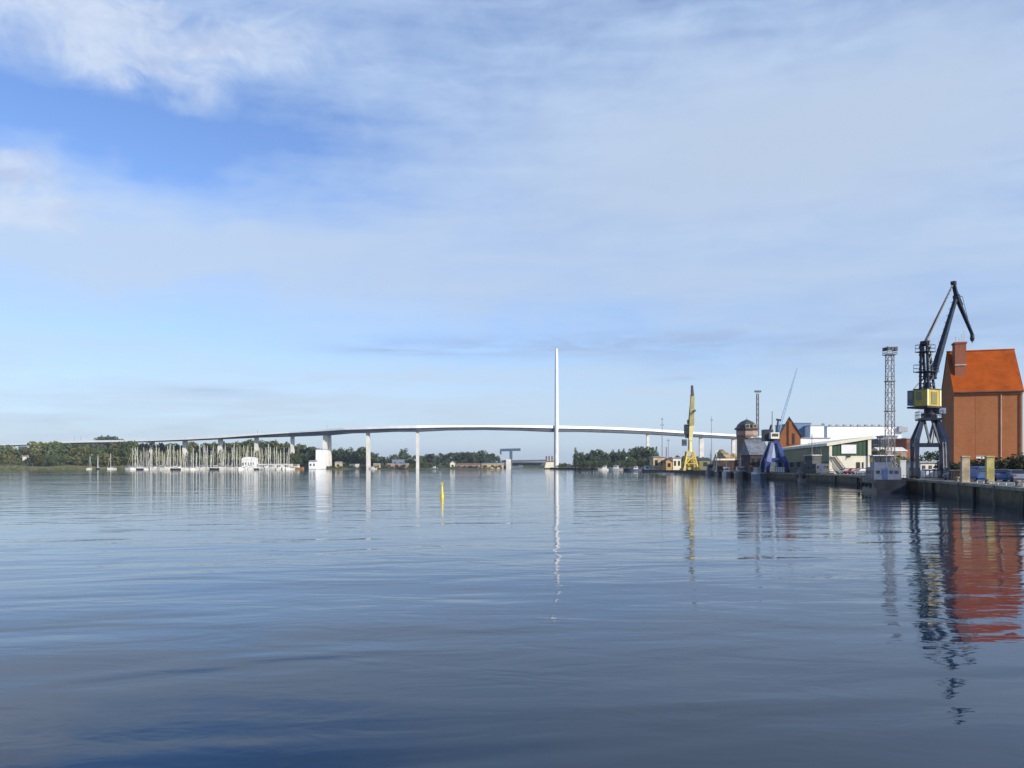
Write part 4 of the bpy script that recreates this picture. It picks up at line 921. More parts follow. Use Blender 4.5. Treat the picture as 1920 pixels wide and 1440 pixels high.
m_ = MB(); m_.beam(p_t, p_p, .32, .5, 0, JP); m_.beam(p_p, p_h, .42, .55, 0, JP, .22, .4); m_.beam(p_t + UP * .02, p_p.lerp(p_h, .25) + J * .55 + UP * .3, .10, .2, 0, JP)
m_.tube(p_p - JP * .4, p_p + JP * .4, .34, n=12); m_.box(p_t + UP * .05, (.55, .6, .5), J, JP)
fj = m_.build('fly_jib', M['navy'], nc)
m_ = MB(); m_.tube(p_p.lerp(p_h, .12) + J * 1.0 + UP * .9, p_p, .05, n=5); m_.tube(p_p.lerp(p_h, .12) + J * 1.0 + UP * .9, p_p.lerp(p_h, .95), .035, n=5); m_.build('stay', M['navy'], fj)
m_ = MB(); m_.beam(cr(tw(21), .18, pz(645)), p_t, .16, .16); m_.beam(cr(tw(21), -.18, pz(645)), p_t, .16, .16)
q0, q1 = cr(tw(21), 0, pz(645)), p_t
for k in range(1, 16): m_.beam(q0.lerp(q1, k / 16) - JP * .18, q0.lerp(q1, k / 16) + JP * .18, .08, .08)
m_.build('backstay', M['navy'], nc)
m_ = MB(); m_.tube(cr(tw(17), .3, pz(707)), cr(-2.8, .6, HZ1 + .1), .05, n=5); m_.tube(cr(tw(17), -.3, pz(707)), cr(-2.8, -.6, HZ1 + .1), .05, n=5); m_.build('tie_rod', M['navy'], nc)
m_ = MB(); m_.tube(p_h, p_h - UP * .5, .28, n=10); m_.tube(p_h - UP * .5, p_h - UP * 1.0, .34, .22, n=10); m_.tube(p_h - UP * 1.0, p_h - UP * 1.25, .07, n=6); m_.build('hook_block', M['navy'], nc)

# ------------------------------------------------------------------ lattice masts
def lattice(name, label, px, D, ybase_z, ytop, w0, w1, head, r=.09, bands=(), step=None, m='lattice'):
    x = X(px, D); zt = Z(ytop, D); t = thing(name, label, 'mast', (x, D, ybase_z)); c = Vector((x, D, 0)); s = MB()
    ww = lambda z: w0 + (w1 - w0) * (z - ybase_z) / (zt - ybase_z); cn = ((-1, -1), (1, -1), (1, 1), (-1, 1)); pt = lambda k, z: c + Vector((cn[k % 4][0] * ww(z) / 2, cn[k % 4][1] * ww(z) / 2, z))
    for k in range(4): s.beam(pt(k, ybase_z - .05), pt(k, zt), r * 1.6, r * 1.6)
    z = ybase_z; i = 0; st_ = step or w0 * 1.15
    while z < zt - st_ * .5:
        z2 = min(zt, z + st_)
        for k in range(4):
            a, b = (k, k + 1) if i % 2 else (k + 1, k); s.beam(pt(a, z), pt(b, z2), r, r); s.beam(pt(k, z), pt(k + 1, z), r, r)
        z = z2; i += 1
    s.build('lattice', M[m], t)
    for yb in bands: z = Z(yb, D); s = MB(); s.box(c + UP * z, (ww(z) + .5, ww(z) + .5, .22)); s.build('rest_platform', M[m], t)
    return t, c, zt
t_, c_, z_ = lattice('floodlight_mast', "tall lattice floodlight mast with a box-shaped lamp head, left of the navy crane", 1668.5, 200, QZ, 666, 1.75, 1.45, 1, .10, (715, 771))
m_ = MB(); m_.box(c_ + UP * (z_ + .1), (2.5, 2.5, .18))
for h in (.6, 1.2, 1.9): 
    for a0, b0, a1, b1 in ((-1, -1, 1, -1), (1, -1, 1, 1), (1, 1, -1, 1), (-1, 1, -1, -1)): m_.beam(c_ + Vector((a0 * 1.2, b0 * 1.2, z_ + h)), c_ + Vector((a1 * 1.2, b1 * 1.2, z_ + h)), .1, .1)
for a, b in ((-1, -1), (1, -1), (1, 1), (-1, 1)): m_.beam(c_ + Vector((a * 1.2, b * 1.2, z_)), c_ + Vector((a * 1.2, b * 1.2, z_ + 2.1)), .12, .12)
m_.build('lamp_platform', M['lattice'], t_)
for k, (a, b) in enumerate(((-.9, -1.3), (0, -1.3), (.9, -1.3), (-1.3, .3), (1.3, .3), (-1.3, -.5), (1.3, -.5))): m_ = MB(); m_.box(c_ + Vector((a, b, z_ + 1.45)), (.65, .5, .75)); m_.build('floodlight', M['slate'], t_)
t_, c_, z_ = lattice('floodlight_mast', "slender distant lattice mast with a T-shaped lamp head above the old brick tower", 1420.5, 350, QZ, 738, 1.0, .8, 1, .12, ())
m_ = MB(); m_.beam(c_ + Vector((-1.3, 0, z_ + .6)), c_ + Vector((1.3, 0, z_ + .6)), .25, .3); m_.build('crossarm', M['lattice'], t_)
for a in (-1.2, -.4, .4, 1.2): m_ = MB(); m_.box(c_ + Vector((a, -.3, z_ + 1.05)), (.55, .4, .6)); m_.build('floodlight', M['slate'], t_)
def thin_mast(label, px, D, ytop, r, arms, z0=QZ, name='radio_mast', m='lattice'):
    x = X(px, D); zt = Z(ytop, D); t = thing(name, label, 'mast', (x, D, z0)); s = MB(); s.tube((x, D, z0 - .1), (x, D, zt), r, r * .55, 6); s.build('pole', M[m], t)
    for y_, w in arms: s = MB(); s.beam((x - w / 2, D, Z(y_, D)), (x + w / 2, D, Z(y_, D)), .2, .2); s.beam((x - w / 2, D, Z(y_, D) - .3), (x - w / 2, D, Z(y_, D) + .5), .18, .18); s.beam((x + w / 2, D, Z(y_, D) - .3), (x + w / 2, D, Z(y_, D) + .5), .18, .18); s.build('crossarm', M[m], t)
thin_mast("thin grey mast with short crossarms between the poplars and the yellow crane", 1241.5, 420, 784, .22, ((797, 1.5), (786, .8)))
thin_mast("shorter thin grey mast just right of the one with crossarms, below the bridge deck", 1253, 420, 823, .18, ((826, 1.2),))
thin_mast("thin faint mast right of the yellow crane", 1334, 420, 781, .17, ((788, .9),))
thin_mast("short dark chimney-like post over the beige sheds", 1249.5, 360, 838, .35, ())
thin_mast("pale wooden pole standing at the water by the sand heap", 1343.5, 285, 842, .22, ((846, .9),), name='mooring_post', m='cream')
thin_mast("slim dark pole at the back of the white shipyard hall", 1543, 420, 793, .4, ((796, 1.4),), m='slate')

# ------------------------------------------------------------------ yellow crane
D = 300; yc = thing('portal_crane', "yellow harbour crane with its jib raised towards the viewer in the middle distance", "crane", at(1293, D))
cx = X(1293.5, D)
for sx in (-1, 1):
    for sy in (-1, 1):
        m_ = MB(); m_.beam((cx + sx * 2.7, D + sy * 2.6, QZ), (cx + sx * 1.2, D + sy * 1.2, Z(848, D)), .62, .62, 0, None, .45, .45); m_.box((cx + sx * 2.7, D + sy * 2.6, QZ + .45), (.9, 1.8, .8)); m_.build('leg', M['yellowb'], yc)
m_ = MB()
for z in (4.4, 6.4):
    w = 2.7 - 1.5 * (z - QZ) / 7
    for a in (-1, 1): m_.beam((cx - w, D + a * w, z), (cx + w, D + a * w, z), .3, .3); m_.beam((cx + a * w, D - w, z), (cx + a * w, D + w, z), .3, .3)
for a in (-1, 1): m_.beam((cx - 2.2, D + a * 2.2, 4.3), (cx + 1.4, D + a * 1.4, 7.6), .28, .28); m_.beam((cx + 2.2, D + a * 2.2, 4.3), (cx - 1.4, D + a * 1.4, 7.6), .28, .28)
m_.box((cx, D, Z(847.5, D)), (3.2, 3.2, .5)); m_.box((cx, D, 3.5), (1.6, 1.6, 2.6)); m_.build('portal_frame', M['yellowb'], yc)
m_ = MB(); m_.tube((cx, D, Z(847, D)), (cx, D, Z(824, D)), .75, .65, 12); m_.build('slewing_column', M['paleyel'], yc)
m_ = MB(); m_.box((cx - 1.0, D + .6, Z(805, D)), (1.7, 2.6, 3.6)); m_.box((cx - .6, D + 1, Z(816, D)), (1.4, 2.4, 2.0)); m_.build('machine_house', M['navy'], yc)
m_ = MB(); m_.box((cx - 2.2, D - .6, Z(830, D)), (1.5, 1.9, 2.4)); cb = m_.build('operator_cab', M['bridgeblue'], yc)
m_ = MB(); m_.box((cx - 2.2, D - 1.57, Z(829.5, D)), (1.2, .07, 1.3)); m_.build('window', M['glass'], cb)
m_ = MB(); m_.beam((cx + .2, D, Z(826, D)), (cx + .5, D, Z(796, D)), 1.3, 1.6, 0, None, 1.7, 1.6); m_.build('tower', M['paleyel'], yc)
m_ = MB(); b0, b1 = Vector((cx + .5, D - .4, Z(797, D))), Vector((X(1298.3, D - 8), D - 8, Z(741, D - 8))); m_.beam(b0, b1, 1.75, 1.2, 0, Vector((0, 1, 0)), 1.35, .9); m_.build('jib', M['paleyel'], yc)
m_ = MB(); m_.beam(b1, Vector((X(1297.5, D - 11), D - 11, Z(723, D - 11))), 1.0, .9, 0, Vector((0, 1, 0)), .7, .6); m_.build('jib_head', M['lattice'], yc)
m_ = MB(); m_.tube((cx - .7, D + .3, Z(801, D)), (X(1296, D - 8), D - 8, Z(735, D - 8)), .10, n=5); m_.box((X(1291.3, D), D, Z(791, D)), (1.0, 1.2, 1.5)); m_.box((X(1303.5, D - 5), D - 5, Z(770, D - 5)), (.5, .6, .8)); m_.build('luffing_gear', M['lattice'], yc)

# ------------------------------------------------------------------ sheds and heaps near the yellow crane
house('storage_shed', "beige storage block at the left end of the shed row", 1225, 1248, 882, 857.5, 345, 9, M['beige'], win=2)
house('storage_shed', "ochre gabled shed between the two beige storage blocks", 1249, 1260.5, 882, 865, 335, 8, M['ochre'], 'gable_front', 861, M['redroof'], win=1)
house('storage_shed', "pale cream storage block beside the yellow crane", 1262, 1277, 882, 859.5, 342, 9, M['cream'], win=2)
house('quay_container', "low white cabin on the quay left of the storage blocks", 1210, 1226, 882, 873.5, 352, 3, M['white'], win=2)
house('brown_shed', "low dark-roofed shed behind the yellow crane portal", 1300, 1330, 882, 863, 370, 8, M['olive'], 'gable', 858, M['slate'], win=2)
hp = MB(); r = random.Random(11); D = 310; nx, ny = 36, 16; vs = []
for i in range(nx + 1):
    for j in range(ny + 1):
        x = X(1340, D) + (X(1398, D) - X(1340, D)) * i / nx; y = D + 14 * j / ny; u = i / nx; v_ = j / ny
        e = min(1, min(u, 1 - u) * 5) * min(1, min(v_, 1 - v_) * 3.5); z = QZ + 8.4 * e * (.78 + .22 * math.sin(u * 9 + 1) * math.cos(v_ * 5)) + e * r.uniform(-.25, .25); vs.append((x, y, z))
hp.mesh(vs, [(i * (ny + 1) + j, (i + 1) * (ny + 1) + j, (i + 1) * (ny + 1) + j + 1, i * (ny + 1) + j + 1) for i in range(nx) for j in range(ny)], 0, True)
tag(hp.build('sand_heap', M['sand'], None, (X(1369, D), D, QZ)), "tan heap of sand piled behind the cream retaining wall left of the brick tower", "sand heap")
rw = thing('retaining_wall', "long cream retaining wall in front of the sand heap", "wall", at(1370, 304))
m_ = MB(); m_.box((X(1369, 304), 304, (QZ + Z(863, 304)) / 2), (X(1396, 304) - X(1342, 304), .5, Z(863, 304) - QZ)); m_.build('panel', M['brown'], rw)
m_ = MB(); m_.box((X(1369, 304), 303.95, Z(861.5, 304)), (X(1397, 304) - X(1341, 304), .8, .65)); m_.build('top_rail', M['cream'], rw)
motor_boat('fishing_boat', "blue-grey fishing boat with rigged mast lying right of the yellow crane", (X(1332, 318), 318, 0), R(-8), 12, M['greyhull'], M['greyhull'], mast=6)
motor_boat('motor_boat', "white motor boat lying below the sand heap", (X(1362, 272), 272, 0), R(165), 9, mast=3)
motor_boat('fishing_boat', "black-hulled cutter with two short poles left of the white boat below the sand heap", (X(1349, 296), 296, 0), R(-5), 10, M['darkhull'], M['darkhull'], mast=5)
motor_boat('fishing_boat', "dark boat with a pale wheelhouse moored between the white boat and the blue crane", (X(1388, 250), 250, 0), R(172), 10, M['darkhull'], M['greyhull'], mast=4)
house('tan_shed', "low tan shed with flat roof left of the blue crane base", 1395, 1428, 884, 868, 262, 6, M['dullpink'], win=3)

# ------------------------------------------------------------------ old brick tower
D = 300; tx = X(1400, D + 4); ot = thing('brick_tower', "old octagonal brick tower with a dark domed helm roof", "tower", (tx, D + 4, QZ))
def octa(z, rad): return ring((tx, D + 4), z, rad, rad, 8, R(22.5))
MB().loft([octa(QZ, 3.6), octa(Z(818, D), 3.6), octa(Z(817.9, D), 3.85), octa(Z(803.5, D), 3.85)], smooth=False).build('wall', M['brick_tan'], ot)
MB().loft([octa(Z(808, D), 3.9), octa(Z(815, D), 3.9)], smooth=False, cap=False).build('frieze', M['dullpink'], ot)
rf = MB().loft([octa(Z(805, D), 4.55), octa(Z(802, D), 4.5), octa(Z(800, D), 3.9), octa(Z(795, D), 3.4), octa(Z(790, D), 2.3), octa(Z(787.5, D), 1.2), octa(Z(785.5, D), .4)], smooth=False).build('roof', M['slate'], ot)
m_ = MB(); m_.tube((tx, D + 4, Z(787, D)), (tx, D + 4, Z(781.5, D)), .12, .05, 6); m_.build('finial', M['slate'], rf)
for dx in (-1.6, 1.1):
    dm = MB(); dm.box((tx + dx + .75, D + .75, Z(799, D)), (1.6, 2.2, 1.5)); d_ = dm.build('dormer', M['sand'], rf)
    dm = MB(); dm.box((tx + dx + .75, D - .38, Z(799, D)), (1.1, .08, .9)); dm.build('window', M['glass'], d_)
for dx in (-1.0, 1.2):
    m_ = MB(); m_.box((tx + dx * .8, D + .60, Z(826, D)), (.9, .2, 2.4)); m_.build('window', M['glass'], ot)
# grey gabled warehouse between tower and blue crane
house('grey_warehouse', "grey-roofed brown warehouse between the brick tower and the blue crane", 1407, 1441, 884, 853, 250, 11, M['brown'], 'gable', 824, M['slateblue'], win=3)
house('water_side_annex', "small cream annex peeking over the grey roof right of the brick tower", 1413, 1428, 884, 822, 282, 6, M['cream'], 'gable', 819, M['cream'], win=2)

# ------------------------------------------------------------------ blue crane
D = 218; bc = thing('portal_crane', "blue portal crane with splayed legs and white cab on the far quay", "crane", at(1451, D)); cx = X(1451, D)
for sx in (-1, 1):
    for sy in (-1, 1):
        m_ = MB(); m_.beam((cx + sx * 2.7, D + sy * 2.4, QZ), (cx + sx * 2.3, D + sy * 2.2, 4.6), .9, .9, 0, None, 1.3, 1.2); m_.beam((cx + sx * 2.3, D + sy * 2.2, 4.55), (cx + sx * .75, D + sy * .8, Z(830, D)), 1.3, 1.2, 0, None, .75, .75)
        lg = m_.build('leg', M['blue'], bc); m_ = MB(); m_.box((cx + sx * 2.7, D + sy * 2.4, QZ + .45), (.8, 2.3, .9)); m_.build('bogie', M['navy'], lg)
m_ = MB(); 
for a in (-1, 1): m_.beam((cx - 2.2, D + a * 2.1, 5.2), (cx + 2.2, D + a * 2.1, 5.2), 1.1, .5); m_.beam((cx + a * 2.1, D - 2.1, 5.2), (cx + a * 2.1, D + 2.1, 5.2), 1.1, .5)
m_.box((cx, D, Z(830, D)), (2.4, 2.4, .6)); m_.build('portal_beam', M['blue'], bc)
m_ = MB(); m_.tube((cx, D, Z(831, D)), (cx, D, Z(824, D)), .9, n=12); m_.build('slewing_ring', M['navy'], bc)
m_ = MB(); m_.box((cx - .1, D - .4, Z(817, D)), (2.3, 2.0, 1.7)); cb = m_.build('operator_cab', M['cream'], bc)
m_ = MB(); m_.box((cx - .1, D - 1.43, Z(816, D)), (1.7, .07, .8)); m_.build('window', M['glass'], cb)
m_ = MB(); m_.box((cx - 1.2, D + 1.8, Z(816, D)), (2.4, 2.8, 3.2)); m_.beam((cx - 1.5, D + 1, Z(826, D)), (cx - .4, D + 1, Z(796, D)), 1.0, .8, 0, None, .3, .3); m_.build('machine_house', M['navy'], bc)
m_ = MB(); m_.tube((cx - .3, D + .5, Z(808, D)), (cx - .3, D + .5, Z(771, D)), .14, .09, 6); m_.build('mast', M['lattice'], bc)
m_ = MB(); j0, j1 = Vector((cx + .8, D, Z(822, D))), Vector((X(1495, D + 16), D + 16, Z(690, D + 16)))
s_ = (j1 - j0).cross(Vector((0, 1, 0))).normalized()
for o in (-.32, .32): m_.tube(j0 + s_ * o, j1 + s_ * o * .3, .075, .05, 5); m_.tube(j0 + s_ * o + Vector((0, .7, 0)), j1 + s_ * o * .3, .075, .05, 5)
for k in range(18): m_.tube(j0.lerp(j1, k / 18) + s_ * .32 * (1 - .7 * k / 18), j0.lerp(j1, (k + 1) / 18) - s_ * .32 * (1 - .7 * k / 18), .045, n=4)
m_.build('jib', M['paleblue'], bc)
m_ = MB(); m_.beam((X(1455.5, D), D, Z(786.5, D)), (X(1464, D), D, Z(788, D)), .5, .5); m_.beam((X(1459, D), D, Z(788, D)), (X(1456, D), D, Z(812, D)), .4, .4); m_.build('backstay_frame', M['navy'], bc)

# ------------------------------------------------------------------ red brick gable house and shipyard hall
def gable_house():
    D = 262; a = Vector((X(1462, D), D, 0)); L = X(1499, D) - X(1462, D); t = thing('brick_warehouse', "red brick gabled warehouse with a dark slate roof behind the blue crane", 'building', (a.x + L / 2, D, QZ))
    ze = Z(818, D); zr = Z(783.5, D); ax = EV; ay = DV; dep = 16
    c = [a, a + ax * L, a + ax * L + ay * dep, a + ay * dep]; m = MB(); m.hexa([p + UP * QZ for p in c], [p + UP * ze for p in c]); mid = a + ax * L * .45
    m.prism([a + UP * ze, a + ax * L + UP * ze, mid + UP * zr], ay * dep); m.build('wall', M['brick'], t)
    for e in (.52, .66):
        m = MB(); m.box(a + ax * L * e - ay * .04 + UP * Z(823, D), (.7, .12, 3.6), ax, ay); m.build('window', M['brown'], t)
    m = MB(); f = -ay * .25; e_ = ay * (dep + .4)
    m.prism([a - ax * .5 + UP * (ze - .4) + f, mid + UP * (zr + .01) + f, mid + UP * (zr + .45) + f, a - ax * .5 + UP * (ze + .1) + f], e_)
    m.prism([a + ax * (L + .5) + UP * (ze - .4) + f, mid + UP * (zr + .01) + f, mid + UP * (zr + .45) + f, a + ax * (L + .5) + UP * (ze + .1) + f], e_)
    rf = m.build('roof', M['slate'], t)
    m = MB(); m.box(a + ax * L * .5 - ay * .1 + UP * (Z(812, D)), (.9, .5, 7.5), ax, ay); m.build('chimney_breast', M['brick'], t)
gable_house()
house('blue_hall', "blue-clad hall behind the red brick gable", 1489, 1521, 884, 793.5, 420, 30, M['bluehall'], win=0)
house('white_annex', "white annex block right of the blue hall", 1519.5, 1545, 884, 798.5, 412, 30, M['hall'], win=0)
sh_ = house('shipyard_hall', "huge white flat-roofed shipyard hall behind the green building", 1551, 1690, 884, 800, 470, 60, M['hall'], win=0)
for k in range(9):
    D = 472; px = 1562 + k * 13.5; m_ = MB(); m_.box((X(px, D), D + 4, Z(797.8, D)), (1.6, 2, 1.4)); m_.build('roof_vent', M['greyroof'], sh_)
m_ = MB(); m_.box((X(1683, 475), 478, Z(806, 475)), (X(1692, 475) - X(1676, 475), 20, 3)); m_.build('stair_tower', M['greyroof'], sh_)
house('white_store', "long low white store roof line left of the green building", 1500, 1556, 884, 822, 330, 10, M['white'], win=0)

# ------------------------------------------------------------------ green mono-pitch hall
gA = Vector((X(1555, 190), 190, 0)); gu = Vector((.123, .9924, 0)).normalized(); ge = Vector((.9924, -.123, 0)).normalized(); GL, GD = 9.4, 54.0
gl, gr_ = Z(836, 190), Z(823, 189)
gb = thing('green_hall', "green harbour hall with a sloping white-edged roof and a white sign panel on its front", 'building', tuple(gA + ge * GL / 2 + UP * QZ))
def gp(e, d, z): return gA + ge * e + gu * d + UP * z
zbend = Z(855, 190)
m_ = MB(); m_.hexa([gp(0, 0, QZ), gp(GL, 0, QZ), gp(GL, GD, QZ), gp(0, GD, QZ)], [gp(0, 0, zbend), gp(GL, 0, zbend), gp(GL, GD, zbend), gp(0, GD, zbend)]); m_.build('lower_wall', M['cream'], gb)
m_ = MB(); m_.hexa([gp(0, 0, zbend), gp(GL, 0, zbend), gp(GL, GD, zbend), gp(0, GD, zbend)], [gp(0, 0, gl), gp(GL, 0, gr_), gp(GL, GD, gr_), gp(0, GD, gl)]); m_.build('upper_wall', M['green'], gb)
m_ = MB(); m_.box(gp(-.05, GD / 2, (Z(864, 190) + gl) / 2 - .02), (.1, GD - .1, gl - Z(864, 190) - .04), ge, gu); m_.build('side_cladding', M['olive'], gb)
m_ = MB(); m_.prism([gp(-.7, -.6, gl - .05), gp(GL + .5, -.6, gr_ + .06), gp(GL + .5, -.6, gr_ + .75), gp(-.7, -.6, gl + .62)], gu * (GD + 1.0)); m_.build('roof', M['cream'], gb)
for e in (.22, GL - .35): m_ = MB(); m_.box(gp(e, -.16, (QZ + gl) / 2 if e < 1 else (QZ + gr_) / 2), (.62 if e < 1 else .75, .3, (gl if e < 1 else gr_) - QZ), ge, gu); m_.build('corner_post', M['cream'], gb)
m_ = MB(); s0, s1 = X(1576.5, 190) - gA.x, X(1603, 190) - gA.x; m_.box(gp((s0 + s1) / 2, -.08, (Z(834, 190) + Z(850.5, 190)) / 2), (s1 - s0, .14, Z(834, 190) - Z(850.5, 190)), ge, gu); m_.build('sign_panel', M['white'], gb)
m_ = MB(); m_.box(gp(4.4, -.12, zbend - .05), (.9, .2, .35), ge, gu); m_.tube(gp(4.4, -.2, zbend - .1), gp(4.4, -.55, zbend - .5), .18, .05, 8); m_.build('wall_lamp', M['slate'], gb)
m_ = MB(); a_, b_ = gp(.9, -.9, zbend - .3), gp(3.6, -.9, QZ + .1)
for o in (0, .7): m_.beam(a_ + gu * o, b_ + gu * o, .22, .08); m_.beam(a_ + gu * o + UP * .9, b_ + gu * o + UP * .9, .06, .06)
for k in range(14): q_ = a_.lerp(b_, k / 14); m_.box(q_ + gu * .35, (.22, .7, .05), ge, gu); (m_.beam(q_, q_ + UP * .9, .05, .05) if k % 2 == 0 else None)
m_.box(gp(.55, -.5, zbend - .3), (.9, .9, .08), ge, gu); m_.build('staircase', M['slate'], gb)
for e, w in ((6.55, .9), (7.6, .35)): m_ = MB(); m_.box(gp(e, -.03, QZ + 1.35), (w, .08, 2.7), ge, gu); m_.build('door', M['brown'], gb)
m_ = MB(); m_.box(gp(-.04, GD / 2 + .2, (QZ + Z(864, 190)) / 2 - .03), (.08, GD - .6, Z(864, 190) - QZ - .06), ge, gu); m_.build('dark_plinth', M['slate'], gb)
for k in range(5): m_ = MB(); m_.box(gp(-.10, 14 + k * 8.5, QZ + 2.2), (.06, 3.6, 1.2), ge, gu); m_.build('window', M['glass'], gb)
rr_ = random.Random(5)
for k, (px, D_, pn, lab) in enumerate(((1586, 183, 'greycar', "dark grey car parked by the foot of the green hall stair"), (1600, 182, 'redcar', "red car parked before the green hall front"), (1615, 180, 'greycar', "grey car parked at the right corner of the green hall"), (1641, 175, 'whitecar', "white car parked right of the green hall"))):
    car(lab, at(px, D_), R(90 + rr_.uniform(-8, 8)), M[pn])

# ------------------------------------------------------------------ boats at the quay
def work_boat(label, loc, rz, L, B, hm, cm, mast, name='work_boat'):
    t = thing(name, label, 'boat', loc, None, rz); hg = 1.9
    local(hull_mb(L, B, hg, .22, .6, .86, 0, 18), 'hull', [hm, M['boot'], M['slate']], t)
    m = MB(); n = 16
    for s in (-1, 1):
        for k in range(n):
            y0, y1 = -L * .47 + L * .8 * k / n, -L * .47 + L * .8 * (k + 1) / n; m.beam((s * B * .49, y0, hg + .42), (s * B * .49, y1, hg + .42), .16, .16)
            if k % 3 == 0: m.tube((s * B * .49, y0, hg - .1), (s * B * .49, y0, hg + .9), .03, n=5)
        m.tube((s * B * .49, -L * .47, hg + .9), (s * B * .49, L * .33, hg + .9), .03, n=5)
    local(m, 'bulwark_rail', hm, t)
    c = MB(); z0 = hg - .05; c.hexa([Vector((-B * .40, -L * .36, z0)), Vector((B * .40, -L * .36, z0)), Vector((B * .38, L * .12, z0)), Vector((-B * .38, L * .12, z0))], [Vector((-B * .39, -L * .355, z0 + 2.3)), Vector((B * .39, -L * .355, z0 + 2.3)), Vector((B * .37, L * .11, z0 + 2.3)), Vector((-B * .37, L * .11, z0 + 2.3))]); dk = local(c, 'deckhouse', cm, t)
    w = MB(); w.box((-.35, -L * .357, z0 + 1.0), (.75, .1, 1.9)); local(w, 'door', M['sailblue'], dk)
    for x_ in (-B * .27, .55, 1.25): w = MB(); w.box((x_, -L * .358, z0 + 1.5), (.42, .1, .5)); local(w, 'window', M['glass'], dk)
    for s in (-1, 1):
        for k in range(4): w = MB(); w.box((s * B * .392, -L * .28 + k * L * .1, z0 + 1.5), (.1, .6, .55)); local(w, 'window', M['glass'], dk)
    c = MB(); z1 = z0 + 2.3; c.hexa([Vector((-B * .27, -L * .16, z1)), Vector((B * .27, -L * .16, z1)), Vector((B * .25, L * .09, z1)), Vector((-B * .25, L * .09, z1))], [Vector((-B * .26, -L * .15, z1 + 1.9)), Vector((B * .26, -L * .15, z1 + 1.9)), Vector((B * .25, L * .11, z1 + 1.9)), Vector((-B * .25, L * .11, z1 + 1.9))]); whs = local(c, 'wheelhouse', cm, t)
    w = MB(); w.box((0, -L * .157, z1 + 1.25), (B * .42, .1, .7)); w.box((0, L * .108, z1 + 1.25), (B * .42, .1, .7))
    for s in (-1, 1): w.box((s * B * .262, -L * .02, z1 + 1.25), (.08, L * .2, .7))
    local(w, 'window', M['glass'], whs)
    w = MB(); w.box((0, -L * .02, z1 + 1.97), (B * .62, L * .30, .14)); local(w, 'roof', M['white'], whs)
    m = MB(); m.tube((0, L * .0, z1 + 2), (0, L * .0, z1 + 2 + mast), .11, .06, 6); m.beam((-.9, 0, z1 + 2 + mast * .55), (.9, 0, z1 + 2 + mast * .55), .08, .08); m.tube((0, -L * .3, z0 + 2.3), (0, -L * .3, z1 + mast * .75), .08, .05, 6); m.tube((0, 0, z1 + 2 + mast * .95), (0, L * .47, hg + .6), .025, n=4); m.tube((0, 0, z1 + 2 + mast * .95), (0, -L * .46, hg + .6), .025, n=4)
    local(m, 'mast', M['lattice'], t)
    for k in range(4):
        y0 = -L * .4 + k * L * .2
        for s in (-1, 1):
            f = MB(); cxx = s * (B * .5 + .12); vsr = []
            for a in range(12):
                for b in range(6): th, ph = a / 12 * 6.283, b / 6 * 6.283; vsr.append((cxx + .13 * math.cos(ph) * 1, y0 + (.34 + .13 * math.sin(ph)) * math.cos(th), 1.15 + (.34 + .13 * math.sin(ph)) * math.sin(th)))
            f.mesh(vsr, [(a * 6 + b, ((a + 1) % 12) * 6 + b, ((a + 1) % 12) * 6 + (b + 1) % 6, a * 6 + (b + 1) % 6) for a in range(12) for b in range(6)], 0, True); local(f, 'tyre_fender', M['black'], t)
    return t
yb_ = 115.0
work_boat("grey-blue work boat with dark hull moored stern-on before the navy crane", (edge_x(114) - 2.9, 116, 0), -math.atan2(10, 40), 16, 4.7, M['darkhull'], M['greyhull'], 3.4).scale = (0.94, 0.92, 0.84)
lb = thing('storage_box', "white box standing at the quay beside the grey-blue work boat", 'box', (edge_x(119) + .55, 119, QZ + .06))
m_ = MB(); m_.box((edge_x(119) + .62, 119, QZ + 1.35), (.75, .9, 2.5), EV, DV); m_.build('body', M['white'], lb); m_ = MB(); m_.box((edge_x(119) + .62, 119, QZ + 2.66), (.85, 1.0, .12), EV, DV); m_.build('lid', M['white'], lb)
work_boat("dark fishing cutter with pale rail moored before the green hall", (X(1524, 187) - .2, 187, 0), math.atan2(.2, 1), 12, 4.2, M['darkhull'], M['slate'], 5, 'fishing_boat')
motor_boat('motor_boat', "white motor boat berthed between the cutter and the blue crane", (X(1440, 222) - 1.5, 226, 0), R(4), 9, M['greyhull'], M['conc'])
motor_boat('motor_boat', "open pale boat nosed in behind the fishing cutter", (X(1512, 205), 205, 0), R(-4), 9, M['gel'], M['greyhull'], mast=3)
# ------------------------------------------------------------------ buildings behind the lattice mast
house('office_block', "dark flat office block with rows of windows behind the lattice mast", 1647, 1699, 890, 824, 300, 12, M['slate'], win=9, winrows=3)
house('plant_room', "grey plant room on top of the dark office block", 1657, 1683, 890, 818, 308, 6, M['greyroof'], win=0)
house('brick_block', "brown brick block with pale corner strip left of the navy crane leg", 1700, 1722, 890, 823, 280, 12, M['brick_b'], win=3, winrows=2)
house('red_shed', "low faded red shed under the dark office block", 1650, 1700, 890, 846, 262, 7, M['dullpink'], 'gable', 838.5, M['conc'], win=5)
house('cream_shed', "low cream shed behind the stern of the grey-blue work boat", 1640, 1660, 890, 868, 190, 6, M['cream'], win=2)
house('quay_shed', "low grey shed seen between the legs of the navy crane", 1726, 1775, 890, 868, 165, 6, M['conc'], win=4)

